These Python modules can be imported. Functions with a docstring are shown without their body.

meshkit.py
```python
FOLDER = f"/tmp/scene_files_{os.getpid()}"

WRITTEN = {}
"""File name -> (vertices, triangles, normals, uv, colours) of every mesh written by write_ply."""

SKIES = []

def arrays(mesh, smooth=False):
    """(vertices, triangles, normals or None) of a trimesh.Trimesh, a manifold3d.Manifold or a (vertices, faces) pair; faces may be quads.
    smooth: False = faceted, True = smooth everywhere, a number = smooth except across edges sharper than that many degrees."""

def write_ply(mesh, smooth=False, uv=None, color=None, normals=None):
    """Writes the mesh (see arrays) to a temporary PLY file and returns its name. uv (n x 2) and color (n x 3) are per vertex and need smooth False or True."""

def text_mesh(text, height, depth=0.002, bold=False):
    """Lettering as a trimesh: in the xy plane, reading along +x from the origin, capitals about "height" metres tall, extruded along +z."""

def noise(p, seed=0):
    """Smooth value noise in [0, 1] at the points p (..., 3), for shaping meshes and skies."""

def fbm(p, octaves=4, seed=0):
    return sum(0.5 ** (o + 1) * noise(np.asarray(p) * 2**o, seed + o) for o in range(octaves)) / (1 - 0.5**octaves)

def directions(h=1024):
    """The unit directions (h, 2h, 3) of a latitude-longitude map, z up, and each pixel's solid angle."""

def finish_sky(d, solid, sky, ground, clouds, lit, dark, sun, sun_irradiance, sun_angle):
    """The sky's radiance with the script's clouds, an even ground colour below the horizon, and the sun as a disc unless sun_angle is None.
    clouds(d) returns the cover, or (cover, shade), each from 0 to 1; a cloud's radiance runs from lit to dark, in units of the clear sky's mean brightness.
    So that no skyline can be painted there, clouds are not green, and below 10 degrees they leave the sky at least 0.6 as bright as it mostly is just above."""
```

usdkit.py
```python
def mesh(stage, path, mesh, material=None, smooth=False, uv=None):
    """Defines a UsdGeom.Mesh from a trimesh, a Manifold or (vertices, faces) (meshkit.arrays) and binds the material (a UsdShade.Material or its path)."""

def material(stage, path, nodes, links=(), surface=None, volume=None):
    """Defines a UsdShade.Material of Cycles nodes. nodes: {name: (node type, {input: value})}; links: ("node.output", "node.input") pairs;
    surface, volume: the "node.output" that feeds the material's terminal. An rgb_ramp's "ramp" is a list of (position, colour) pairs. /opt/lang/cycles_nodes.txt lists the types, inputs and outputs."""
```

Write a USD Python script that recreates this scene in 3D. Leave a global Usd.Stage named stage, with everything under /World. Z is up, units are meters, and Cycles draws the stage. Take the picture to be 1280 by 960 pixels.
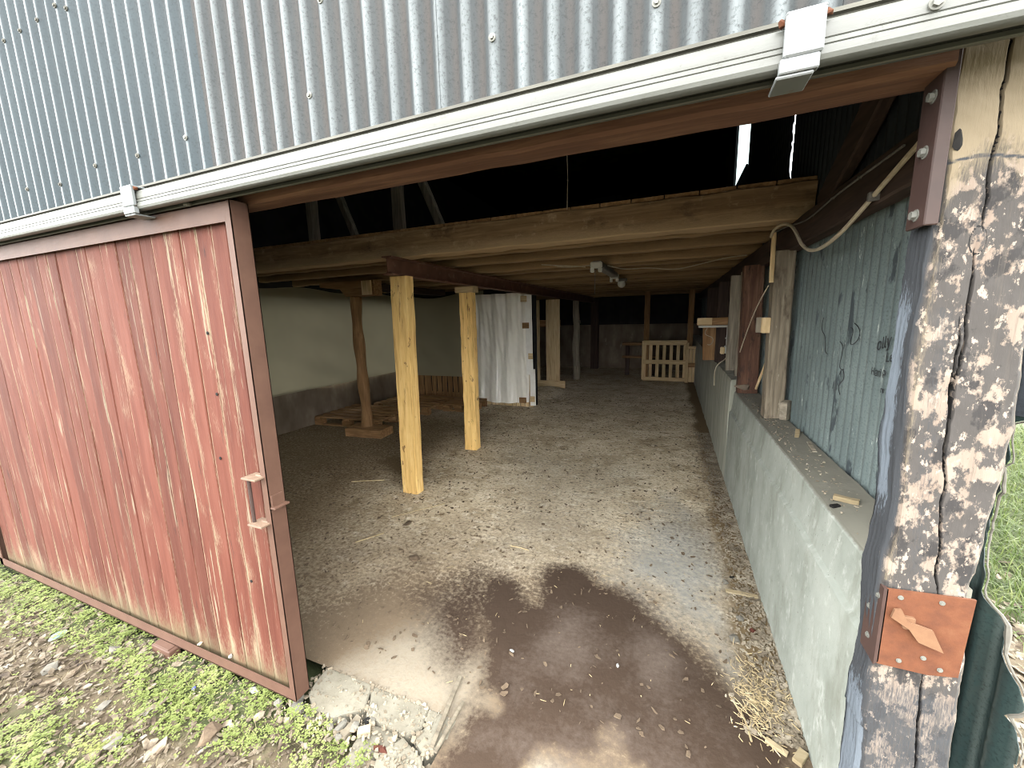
import math, random
import numpy as np, trimesh, usdkit, meshkit
from pxr import Usd, UsdGeom, UsdLux, UsdShade, Gf, Sdf, Vt
from shapely.geometry import Polygon, Point, LineString

stage = Usd.Stage.CreateInMemory()
UsdGeom.SetStageUpAxis(stage, 'Z')
UsdGeom.Xform.Define(stage, '/World')
UsdGeom.Scope.Define(stage, '/World/Looks')
PI = math.pi

# ------------------------------------------------------------ camera
EXPOSURE = 4.2
yaw, pit, rol, fpx = math.radians(22.108), math.radians(9.566), math.radians(1.4246), 492.03
fwd = np.array([-math.sin(yaw) * math.cos(pit), math.cos(yaw) * math.cos(pit), -math.sin(pit)])
rgt = np.cross(fwd, [0, 0, 1]); rgt /= np.linalg.norm(rgt); dwn = np.cross(fwd, rgt)
rgt, dwn = math.cos(rol) * rgt + math.sin(rol) * dwn, -math.sin(rol) * rgt + math.cos(rol) * dwn
cam = UsdGeom.Camera.Define(stage, '/World/camera')
cam.AddTransformOp().Set(Gf.Matrix4d(*[float(v) for v in (*rgt, 0, *(-dwn), 0, *(-fwd), 0, 0, 0, 1.6, 1)]))
cam.CreateHorizontalApertureAttr(36.0); cam.CreateVerticalApertureAttr(27.0)
cam.CreateFocalLengthAttr(36.0 * fpx / 1280); cam.CreateExposureAttr(EXPOSURE)
cam.CreateClippingRangeAttr(Gf.Vec2f(0.05, 500))

# ------------------------------------------------------------ sky: bright, even overcast
sky = UsdLux.DomeLight.Define(stage, '/World/sky')
sky.CreateIntensityAttr(1.0)
skym = usdkit.material(stage, '/World/Looks/overcast_sky', {
    'tc': ('texture_coordinate', {}),
    'n': ('noise_texture', {'scale': 1.6, 'detail': 4.0, 'roughness': 0.55}),
    'r': ('rgb_ramp', {'ramp': [(0.3, (0.93, 0.95, 0.96)), (0.7, (1.0, 0.985, 0.95))]}),
    'b': ('background_shader', {'strength': 0.62})},
    [('tc.generated', 'n.vector'), ('n.fac', 'r.fac'), ('r.color', 'b.color')], surface='b.background')
UsdShade.MaterialBindingAPI.Apply(sky.GetPrim()).Bind(skym)

# ------------------------------------------------------------ helpers
NAMES = {}
def path_for(parent, name):
    key = (parent, name); k = NAMES.get(key, 0); NAMES[key] = k + 1
    return f'{parent}/{name}' + (f'_{k:03d}' if k else '')

BASE = {}
def tag(p, label=None, cat=None, group=None, kind=None):
    for k, v in (('label', label), ('category', cat), ('group', group), ('kind', kind)):
        if v: p.SetCustomDataByKey(k, v)
    return p

def thing(name, label=None, cat=None, loc=(0, 0, 0), group=None, kind=None):
    x = UsdGeom.Xform.Define(stage, path_for('/World', name))
    x.AddTranslateOp().Set(Gf.Vec3d(*[float(v) for v in loc]))
    BASE[x.GetPath()] = np.array(loc, float)
    return tag(x.GetPrim(), label, cat, group, kind)

def off_of(parent):
    p, o = parent, np.zeros(3)
    while p and str(p.GetPath()) != '/World':
        o = o + BASE.get(p.GetPath(), 0); p = p.GetParent()
    return o

def part(name, mesh, mat, parent=None, smooth=False, label=None, kind=None, cat=None, group=None, var=None):
    """mesh in world coordinates; one Mesh prim under parent (or /World)"""
    if isinstance(mesh, (list,)): mesh = trimesh.util.concatenate(mesh)
    if hasattr(mesh, 'to_mesh'):
        m_ = mesh.to_mesh(); mesh = trimesh.Trimesh(m_.vert_properties[:, :3], m_.tri_verts, process=False)
    pth = path_for(str(parent.GetPath()) if parent else '/World', name)
    mesh = mesh.copy() if parent is None else trimesh.Trimesh(np.array(mesh.vertices) - off_of(parent), mesh.faces, process=False)
    m = usdkit.mesh(stage, pth, mesh, mat, smooth=smooth)
    if var:
        for k, v in var.items():
            UsdGeom.PrimvarsAPI(m).CreatePrimvar(k, Sdf.ValueTypeNames.FloatArray, 'vertex').Set(Vt.FloatArray.FromNumpy(np.asarray(v, np.float32)))
    return tag(m.GetPrim(), label, cat, group, kind)

def dup(root, loc, rotz=0, label=None, group=None, tilt=None, scale=None):
    was = root.GetCustomData(); nm = root.GetName()
    x = UsdGeom.Xform.Define(stage, path_for('/World', nm))
    x.GetPrim().GetReferences().AddInternalReference(root.GetPath())
    x.ClearXformOpOrder()
    x.AddTranslateOp().Set(Gf.Vec3d(*[float(v) for v in loc]))
    if tilt is not None: x.AddRotateXYZOp().Set(Gf.Vec3f(tilt[0], tilt[1], math.degrees(rotz)))
    elif rotz: x.AddRotateZOp().Set(math.degrees(rotz))
    if scale: x.AddScaleOp().Set(Gf.Vec3f(*scale))
    x.GetPrim().SetInstanceable(True)
    return tag(x.GetPrim(), label or was.get('label'), was.get('category'), group or was.get('group'), was.get('kind'))

def cbox(lo, hi, b=0.004):
    lo, hi = np.minimum(lo, hi).astype(float), np.maximum(lo, hi).astype(float)
    b = min(b, *(0.45 * (hi - lo)))
    pts = []
    for s in np.ndindex(2, 2, 2):
        c = np.where(np.array(s) == 0, lo, hi); d = np.where(np.array(s) == 0, 1, -1) * b
        for a in range(3):
            q = c + d; q[a] = c[a]; pts.append(q)
    return trimesh.convex.convex_hull(np.array(pts))

def frame_of(p0, p1, up=(0, 0, 1)):
    p0, p1 = np.array(p0, float), np.array(p1, float)
    t = (p1 - p0); L = np.linalg.norm(t); t /= L
    s = np.cross(t, up); s /= np.linalg.norm(s)
    return p0, t, s, np.cross(s, t), L

def beam(p0, p1, w, h, up=(0, 0, 1), b=0.008, seg=0.12, rough=0.003, seed=0, cen=(0, 0), nscale=6.0):
    """hewn timber: chamfered rectangle (w along side, h along up) swept p0->p1 with noise; centred on the line, ends capped"""
    o, t, s, u, L = frame_of(p0, p1, up)
    n = max(2, int(L / seg) + 1)
    hw, hh = w / 2, h / 2; b = min(b, hw * .6, hh * .6)
    prof = [(-hw + b, -hh), (0, -hh), (hw - b, -hh), (hw, -hh + b), (hw, 0), (hw, hh - b), (hw - b, hh), (0, hh), (-hw + b, hh), (-hw, hh - b), (-hw, 0), (-hw, -hh + b)]
    k = len(prof); V = []
    for i in range(n):
        d = L * i / (n - 1)
        for a, c in prof:
            V.append(o + t * d + s * (a + cen[0]) + u * (c + cen[1]))
    V = np.array(V)
    if rough:
        q = V * nscale + seed * 7.31
        V = V + rough * 2 * (np.stack([meshkit.noise(q, seed + 1), meshkit.noise(q, seed + 2), meshkit.noise(q, seed + 3)], 1) - .5)
    F = []
    for i in range(n - 1):
        for j in range(k):
            a, bq = i * k + j, i * k + (j + 1) % k
            F += [(a, a + k, bq), (bq, a + k, bq + k)]
    c0, c1 = len(V), len(V) + 1
    V = np.vstack([V, V[:k].mean(0), V[-k:].mean(0)])
    for j in range(k):
        F += [(c0, j, (j + 1) % k), (c1, (n - 1) * k + (j + 1) % k, (n - 1) * k + j)]
    m = trimesh.Trimesh(V, F, process=False); m.fix_normals()
    return m

def bounce_attr(m):  # mask for the undersides, where light bounced off the floor is painted in
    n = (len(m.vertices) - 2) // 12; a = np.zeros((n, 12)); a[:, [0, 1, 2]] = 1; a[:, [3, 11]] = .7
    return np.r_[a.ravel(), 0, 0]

def tube(pts, r, n=8, closed_ends=True):
    P = np.array(pts, float); R = np.broadcast_to(np.asarray(r, float), (len(P),))
    T = np.gradient(P, axis=0); T /= np.maximum(np.linalg.norm(T, axis=1, keepdims=True), 1e-9)
    a = np.array([0, 0, 1.0]) if abs(T[0][2]) < .9 else np.array([1.0, 0, 0])
    V = []
    for p, t, rr in zip(P, T, R):
        s = np.cross(t, a); s /= np.linalg.norm(s); a = np.cross(s, t)
        for k in range(n):
            V.append(p + rr * (math.cos(2 * PI * k / n) * s + math.sin(2 * PI * k / n) * a))
    V = np.array(V); F = []
    for i in range(len(P) - 1):
        for j in range(n):
            a_, b_ = i * n + j, i * n + (j + 1) % n
            F += [(a_, b_, a_ + n), (b_, b_ + n, a_ + n)]
    c0, c1 = len(V), len(V) + 1; V = np.vstack([V, P[0], P[-1]])
    for j in range(n):
        F += [(c0, (j + 1) % n, j), (c1, (len(P) - 1) * n + j, (len(P) - 1) * n + (j + 1) % n)]
    m = trimesh.Trimesh(V, F, process=False); m.fix_normals(); return m

def smooth_path(pts, n=40):
    from scipy.interpolate import CubicSpline
    P = np.array(pts, float); d = np.r_[0, np.cumsum(np.linalg.norm(np.diff(P, axis=0), axis=1))]
    return CubicSpline(d, P)(np.linspace(0, d[-1], n))

def sweep_x(prof, xs):
    """closed profile of (y,z), swept along x, capped"""
    k = len(prof); V = [(x, y, z) for x in xs for y, z in prof]; F = []
    for i in range(len(xs) - 1):
        for j in range(k):
            a, b = i * k + j, i * k + (j + 1) % k
            F += [(a, b, a + k), (b, b + k, a + k)]
    cap = trimesh.creation.triangulate_polygon(Polygon(prof), engine='earcut')
    V = np.array(V, float)
    base = len(V); cv = np.array(cap[0]); cf = np.array(cap[1])
    for x in (xs[0], xs[-1]):
        V = np.vstack([V, np.c_[np.full(len(cv), x), cv]]); F += [tuple(f + base) for f in cf]; base += len(cv)
    m = trimesh.Trimesh(V, F, process=True); m.fix_normals(); return m

def grid(nu, nv, fn):
    """(nu x nv) grid surface, fn(u,v arrays)->(N,3)"""
    u, v = np.meshgrid(np.linspace(0, 1, nu), np.linspace(0, 1, nv), indexing='ij')
    V = fn(u.ravel(), v.ravel())
    i = np.arange(nu * nv).reshape(nu, nv)
    q = np.stack([i[:-1, :-1], i[1:, :-1], i[1:, 1:], i[:-1, 1:]], -1).reshape(-1, 4)
    F = np.vstack([q[:, [0, 1, 2]], q[:, [0, 2, 3]]])
    return trimesh.Trimesh(V, F, process=False)

def solid(m, d):
    """thicken a sheet by the vector d"""
    n = len(m.vertices); V = np.vstack([m.vertices, m.vertices + np.asarray(d)]); F = [m.faces, m.faces[:, ::-1] + n]
    e = m.edges_sorted; u, c = np.unique(e, axis=0, return_counts=True); bd = set(map(tuple, u[c == 1]))
    side = [(a, b) for a, b in m.edges if tuple(sorted((a, b))) in bd]
    for a, b in side: F.append(np.array([(b, a, a + n), (b, a + n, b + n)]))
    out = trimesh.Trimesh(V, np.vstack(F), process=False); out.fix_normals(); return out

def poly(pg, z0, h, rough=0.0, seed=0):
    m = trimesh.creation.extrude_polygon(pg, h, engine='earcut'); m.apply_translation((0, 0, z0)); return m

# ------------------------------------------------------------ materials
def mat(name, ramp, scale=(1, 1, 1), ns=4.0, detail=6.0, nrough=0.6, rough=0.8, bump=0.3, bs=None, bdist=0.01, speck=(), spec=0.3, metal=0.0, rand=0.0, attr=None, translucent=None, dist=0.0, k=1.0):
    """noise-driven colour (world position), specks = [(colour, scale3, nscale, lo, hi)], attr = [(primvar, colour)]"""
    mul = lambda c: tuple(k * v for v in c)
    ramp = [(p_, mul(c)) for p_, c in ramp]; speck = [(mul(c), *r_) for c, *r_ in speck]; attr = [(a_, mul(c), g_) for a_, c, g_ in attr or ()]
    N = {'g': ('geometry', {}), 'm': ('mapping', {'scale': scale}),
         'n': ('noise_texture', {'scale': ns, 'detail': detail, 'roughness': nrough, 'distortion': dist}),
         'r': ('rgb_ramp', {'ramp': ramp}),
         'p': ('principled_bsdf', {'roughness': rough, 'specular_ior_level': spec, 'metallic': metal})}
    Lk = [('g.position', 'm.vector'), ('m.vector', 'n.vector'), ('n.fac', 'r.fac')]
    cur = 'r.color'
    for i, (c, s3, sn, lo, hi) in enumerate(speck):
        N[f'sm{i}'] = ('mapping', {'scale': s3, 'location': (3.7 * i + 1.3, 2.1 * i, 5.9 * i)})
        N[f'sn{i}'] = ('noise_texture', {'scale': sn, 'detail': 5.0, 'roughness': 0.65})
        N[f'sr{i}'] = ('map_range', {'from_min': lo, 'from_max': hi, 'to_min': 0.0, 'to_max': 1.0, 'clamp': True})
        N[f'sx{i}'] = ('mix_color', {'b': c})
        Lk += [('g.position', f'sm{i}.vector'), (f'sm{i}.vector', f'sn{i}.vector'), (f'sn{i}.fac', f'sr{i}.value'), (f'sr{i}.result', f'sx{i}.fac'), (cur, f'sx{i}.a')]
        cur = f'sx{i}.result'
    for i, (pv, c, gain) in enumerate(attr or ()):
        N[f'at{i}'] = ('attribute', {'attribute': pv})
        N[f'an{i}'] = ('noise_texture', {'scale': 38.0, 'detail': 5.0, 'roughness': 0.7})
        N[f'aa{i}'] = ('math', {'math_type': 'add'})
        N[f'ar{i}'] = ('map_range', {'from_min': gain[0], 'from_max': gain[1], 'clamp': True})
        N[f'ax{i}'] = ('mix_color', {'b': c})
        Lk += [('m.vector', f'an{i}.vector'), (f'at{i}.fac', f'aa{i}.value1'), (f'an{i}.fac', f'aa{i}.value2'), (f'aa{i}.value', f'ar{i}.value'),
               (f'ar{i}.result', f'ax{i}.fac'), (cur, f'ax{i}.a')]
        cur = f'ax{i}.result'
    if rand:
        N['oi'] = ('object_info', {}); N['om'] = ('map_range', {'from_min': 0.0, 'from_max': 1.0, 'to_min': 1 - rand, 'to_max': 1 + rand})
        N['hs'] = ('hsv', {})
        Lk += [('oi.random', 'om.value'), ('om.result', 'hs.value'), (cur, 'hs.color')]
        cur = 'hs.color'
    Lk.append((cur, 'p.base_color'))
    if bump:
        N['bn'] = ('noise_texture', {'scale': bs or ns * 3, 'detail': 6.0, 'roughness': 0.65})
        N['b'] = ('bump', {'strength': bump, 'distance': bdist})
        Lk += [('m.vector', 'bn.vector'), ('bn.fac', 'b.height'), ('b.normal', 'p.normal')]
    surf = 'p.BSDF'
    if translucent:
        N['t'] = ('translucent_bsdf', {}); N['mc'] = ('mix_closure', {'fac': translucent})
        Lk += [(cur, 't.color'), ('p.BSDF', 'mc.closure1'), ('t.BSDF', 'mc.closure2')]
        surf = 'mc.closure'
    return usdkit.material(stage, '/World/Looks/' + name, N, Lk, surface=surf)

def wood(name, a, b, c, axis='z', rough=0.8, rand=0.12, speck=(), bump=0.4, attr=None):
    sc = {'x': (1.2, 14, 14), 'y': (14, 1.2, 14), 'z': (14, 14, 1.2)}[axis]
    return mat(name, [(0.25, a), (0.5, b), (0.75, c)], scale=sc, ns=2.2, rough=rough, rand=rand, speck=speck, bump=bump, bs=6.0, bdist=0.006, dist=0.6, attr=attr)

WY = {}
for ax in 'xyz':
    WY['old' + ax] = wood('aged_brown_wood_' + ax, (.14, .075, .032), (.24, .135, .06), (.36, .22, .11), ax)
    WY['dark' + ax] = wood('dark_stained_wood_' + ax, (.022, .014, .012), (.045, .028, .022), (.075, .047, .036), ax)
    WY['pale' + ax] = wood('pale_raw_wood_' + ax, (.36, .25, .12), (.55, .41, .23), (.68, .54, .34), ax)
    WY['grey' + ax] = wood('weathered_grey_wood_' + ax, (.10, .085, .065), (.22, .19, .145), (.34, .30, .23), ax)
WY['joist'] = wood('dusty_joist_wood', (.060, .034, .016), (.125, .073, .035), (.22, .138, .07), 'x', rand=.18, attr=[('bounce', (.29, .195, .105), (.45, 1.25))])
WY['stainz'] = wood('stained_ledge_post_wood', (.075, .06, .042), (.17, .14, .10), (.30, .26, .195), 'z', rand=0, speck=[((.05, .035, .022), (5, 5, 1.4), 2.2, .54, .68), ((.42, .38, .30), (18, 18, 2.5), 2.0, .64, .70)])
M_post = wood('yellow_sawn_pine', (.42, .25, .08), (.72, .47, .17), (.82, .60, .27), 'z', speck=[((.20, .11, .045), (14, 14, 1.5), 1.6, .60, .70), ((.16, .085, .035), (9, 9, 5), 1.5, .62, .68)])
M_red = mat('weathered_red_paint', [(0.25, (.108, .031, .020)), (0.5, (.160, .052, .034)), (0.78, (.21, .080, .055))], scale=(9, 9, 1.0), ns=2.0, rough=.75, rand=.2, bump=.4, bs=7, bdist=.004,
            speck=[((.30, .235, .165), (26, 10, 1.3), 1.5, .615, .665), ((.062, .026, .020), (20, 10, 2.5), 2.3, .64, .74)],
            spec=.12, attr=[('wear', (.36, .28, .185), (.70, 1.05)), ('rot', (.165, .130, .070), (.72, 1.12))], k=0.377)
M_redsteel = mat('brown_red_painted_steel', [(0.3, (.118, .056, .036)), (0.7, (.168, .086, .056))], ns=9, rough=.6, bump=.25, bs=60, bdist=.002, spec=.3, k=0.369)
M_brownsteel = mat('rusty_brown_steel', [(0.3, (.085, .040, .028)), (0.7, (.16, .075, .050))], ns=9, rough=.65, bump=.2, bs=60, bdist=.002, speck=[((.22, .15, .10), (1, 1, 1), 8, .58, .75)])
M_dirtsteel = mat('rust_primed_steel', [(0.3, (.075, .038, .030)), (0.7, (.12, .062, .048))], ns=9, rough=.6, bump=.2, bs=60, bdist=.002, k=0.246)
M_rust = mat('bright_orange_rust', [(0.25, (.20, .060, .022)), (0.55, (.33, .105, .036)), (0.8, (.42, .17, .07))], ns=26, rough=.85, bump=.4, bs=90, bdist=.003, k=0.217)
M_rustpale = mat('pale_rust_tab', [(0.3, (.42, .20, .10)), (0.7, (.60, .33, .17))], ns=12, k=0.214, rough=.85, bump=.3, bs=60, bdist=.003)
M_galv = mat('old_galvanised_track', [(0.3, (.46, .47, .40)), (0.55, (.60, .62, .55)), (0.75, (.70, .72, .66))], scale=(1, 4, 8), ns=5, rough=.45, bump=.15, bs=50, bdist=.002, metal=.0, spec=.5, k=0.094,
             speck=[((.30, .29, .22), (2, 2, 2), 22, .62, .74), ((.50, .48, .33), (.7, 6, 30), 2.0, .56, .8)])
M_zinc = mat('bright_zinc', [(0.3, (.62, .68, .68)), (0.7, (.78, .82, .82))], ns=12, k=0.138, rough=.4, bump=.1, bs=50, bdist=.002, spec=.5, speck=[((.52, .33, .13), (1, 1, 1), 16, .64, .72)])
M_bolt = mat('dull_bolt_head', [(0.3, (.34, .34, .30)), (0.7, (.55, .55, .48))], ns=60, k=0.240, rough=.5, bump=.2, bs=120, bdist=.001, metal=.2)
M_darkgap = mat('dark_weathered_flashing', [(0.3, (.060, .058, .046)), (0.7, (.13, .125, .10))], scale=(1, 4, 4), ns=8, rough=.7, bump=.1, k=.5)
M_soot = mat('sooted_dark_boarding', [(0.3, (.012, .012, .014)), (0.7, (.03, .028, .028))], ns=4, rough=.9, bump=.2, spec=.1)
M_cable = mat('grey_cable_sheath', [(0.3, (.33, .28, .20)), (0.7, (.45, .39, .29))], ns=30, rough=.6, bump=0)
M_darkcable = mat('dusty_dark_cable', [(0.3, (.09, .085, .08)), (0.7, (.17, .16, .15))], ns=30, rough=.7, bump=0)
M_white = mat('white_plastic_fitting', [(0.3, (.68, .67, .60)), (0.7, (.80, .79, .73))], ns=12, rough=.5, bump=0, k=0.620)
M_stone = mat('pale_stone', [(0.3, (.34, .31, .25)), (0.7, (.58, .55, .47))], ns=14, rough=.9, bump=.4, bs=50, bdist=.004, rand=.2, k=0.233)
M_brick = mat('red_brick_fragment', [(0.3, (.26, .06, .03)), (0.7, (.38, .11, .06))], ns=20, rough=.9, bump=.4, bs=70, bdist=.003, k=0.151)
M_glass = mat('pale_green_glass_shard', [(0.3, (.42, .60, .56)), (0.7, (.55, .72, .68))], ns=6, rough=.15, bump=0, spec=.6, k=0.200)
M_black = mat('black_scrap', [(0.3, (.006, .006, .006)), (0.7, (.014, .013, .012))], ns=20, rough=.8, bump=.2, spec=.1)
M_dung = mat('dark_dried_clod', [(0.3, (.055, .038, .024)), (0.7, (.11, .08, .052))], ns=30, rough=.95, bump=.5, bs=70, bdist=.006)
M_paper = mat('white_litter', [(0.3, (.62, .62, .58)), (0.7, (.78, .78, .74))], ns=12, rough=.7, bump=.1, k=0.267)
M_straw = mat('dry_straw', [(0.3, (.38, .29, .15)), (0.7, (.62, .51, .31))], ns=30, rough=.8, bump=0, rand=.2, k=0.620)
M_chip = mat('bark_and_wood_chips', [(0.3, (.05, .035, .025)), (0.45, (.17, .128, .085)), (0.58, (.34, .285, .205)), (0.7, (.56, .53, .46))], ns=19, rough=.9, bump=.3, bs=40, rand=.3, k=0.530)
M_debris = mat('grey_brown_crumbs', [(0.25, (.055, .045, .032)), (0.5, (.13, .108, .078)), (0.75, (.25, .225, .175))], ns=9, rough=.95, bump=0, k=1.350)
M_leaf = mat('clover_leaf_green', [(0.25, (.12, .16, .035)), (0.5, (.22, .27, .075)), (0.75, (.36, .40, .15))], ns=7, rough=.6, bump=0, k=.56, translucent=.3, speck=[((.34, .32, .10), (1, 1, 1), 3.0, .60, .75)])
M_grass = mat('rough_grass_green', [(0.25, (.035, .062, .015)), (0.5, (.095, .135, .036)), (0.75, (.25, .27, .10))], ns=8, rough=.6, bump=0, translucent=.3, k=.55)
M_mark = mat('black_marker_ink', [(0.3, (.01, .01, .012)), (0.7, (.02, .02, .022))], ns=12, rough=.6, bump=0)

# corrugated cladding: dirt sits in the valleys, crests mix scuffs with painted-in gloss highlights
def corr_mat(name, base, hi, crest, valley, axis, pitch, phase, rough=.5, metal=.35, amt=1.0, specks=(), cmin=.45, spec=.45):
    N = {'g': ('geometry', {}), 'xyz': ('separate_xyz', {}), 'a': ('math', {'math_type': 'multiply_add', 'value2': 2 * PI / pitch, 'value3': phase}), 's': ('math', {'math_type': 'sine'}),
         'n': ('noise_texture', {'scale': 2.0, 'detail': 5.0}), 'mp': ('mapping', {'scale': (9, 9, .9)}), 'n2': ('noise_texture', {'scale': 1.6, 'detail': 6.0, 'roughness': .65}),
         'ns': ('noise_texture', {'scale': 130.0, 'detail': 3.0, 'roughness': .7}), 'nr': ('map_range', {'from_min': .50, 'from_max': .72, 'clamp': True}),
         'r': ('rgb_ramp', {'ramp': [(.3, base), (.72, hi)]}),
         'c1': ('map_range', {'from_min': cmin, 'from_max': 1.0, 'to_min': 0., 'to_max': amt, 'clamp': True}), 'c1n': ('math', {'math_type': 'multiply'}), 'x1': ('mix_color', {'b': crest}),
         'c2': ('map_range', {'from_min': -.35, 'from_max': -1.0, 'to_min': 0., 'to_max': .9, 'clamp': True}), 'c2n': ('math', {'math_type': 'multiply'}), 'x2': ('mix_color', {'b': valley}),
         'x3': ('mix_color', {'b': tuple(.35 * v for v in base)}), 'x3f': ('math', {'math_type': 'multiply', 'value2': .65}),
         'b': ('bump', {'strength': .25, 'distance': .002}),
         'p': ('principled_bsdf', {'roughness': rough, 'metallic': metal, 'specular_ior_level': spec})}
    L = [('g.position', 'xyz.vector'), (f'xyz.{axis}', 'a.value1'), ('a.value', 's.value1'), ('g.position', 'n.vector'), ('g.position', 'ns.vector'), ('n.fac', 'r.fac'),
         ('g.position', 'mp.vector'), ('mp.vector', 'n2.vector'),
         ('s.value', 'c1.value'), ('c1.result', 'c1n.value1'), ('n2.fac', 'c1n.value2'), ('c1n.value', 'x1.fac'), ('r.color', 'x1.a'),
         ('s.value', 'c2.value'), ('c2.result', 'c2n.value1'), ('n2.fac', 'c2n.value2'), ('c2n.value', 'x2.fac'), ('x1.result', 'x2.a'),
         ('ns.fac', 'nr.value'), ('nr.result', 'x3f.value1'), ('x3f.value', 'x3.fac'), ('x2.result', 'x3.a'), ('x3.result', 'p.base_color'),
         ('ns.fac', 'b.height'), ('b.normal', 'p.normal')]
    cur = 'x3.result'
    for i, (c, s3, sn, lo, hi_) in enumerate(specks):
        N[f'sm{i}'] = ('mapping', {'scale': s3, 'location': (3.7 * i + 1.3, 2.1 * i, 5.9 * i)})
        N[f'sn{i}'] = ('noise_texture', {'scale': sn, 'detail': 5.0, 'roughness': 0.65})
        N[f'sr{i}'] = ('map_range', {'from_min': lo, 'from_max': hi_, 'clamp': True}); N[f'sx{i}'] = ('mix_color', {'b': c})
        L += [('g.position', f'sm{i}.vector'), (f'sm{i}.vector', f'sn{i}.vector'), (f'sn{i}.fac', f'sr{i}.value'), (f'sr{i}.result', f'sx{i}.fac'), (cur, f'sx{i}.a')]
        cur = f'sx{i}.result'
    L = [l for l in L if l[1] != 'p.base_color'] + [(cur, 'p.base_color')]
    return usdkit.material(stage, '/World/Looks/' + name, N, L, surface='p.BSDF')

PITCH = 0.0728
M_corr = corr_mat('weathered_zinc_cladding', (.012, .020, .0245), (.021, .031, .036), (.125, .145, .150), (.018, .018, .018), 'x', PITCH, 0.0, amt=1.6, cmin=.80, metal=.0, spec=.22, rough=.5)
M_corr2 = corr_mat('brown_stained_zinc_cladding', (.018, .022, .024), (.030, .034, .035), (.105, .118, .122), (.030, .0195, .0135), 'x', PITCH, 0.0, amt=1.5, cmin=.2, metal=.0, spec=.2, rough=.55)
M_corrin = corr_mat('painted_green_grey_cladding', (.095, .122, .122), (.165, .205, .20), (.23, .275, .27), (.07, .09, .092), 'y', 0.075, 0.0, rough=.6, metal=0., amt=.7,
                    specks=[((.035, .045, .05), (1, 7, 1.6), 1.9, .595, .63), ((.50, .55, .51), (1, 16, 2.6), 2.6, .64, .70)])

M_corrdark = corr_mat('dark_cladding', (.014, .018, .024), (.030, .036, .044), (.045, .05, .055), (.012, .014, .016), 'y', 0.075, 0.0, rough=.6, metal=0., amt=.5)  # darker tone of the same cladding, for sheets above tie beam and tear
M_corrgreen = corr_mat('dark_green_glossy_cladding', (.005, .010, .010), (.013, .022, .020), (.07, .09, .085), (.004, .007, .007), 'y', 0.075, 0.0, rough=.22, metal=0., amt=.5)
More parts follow.
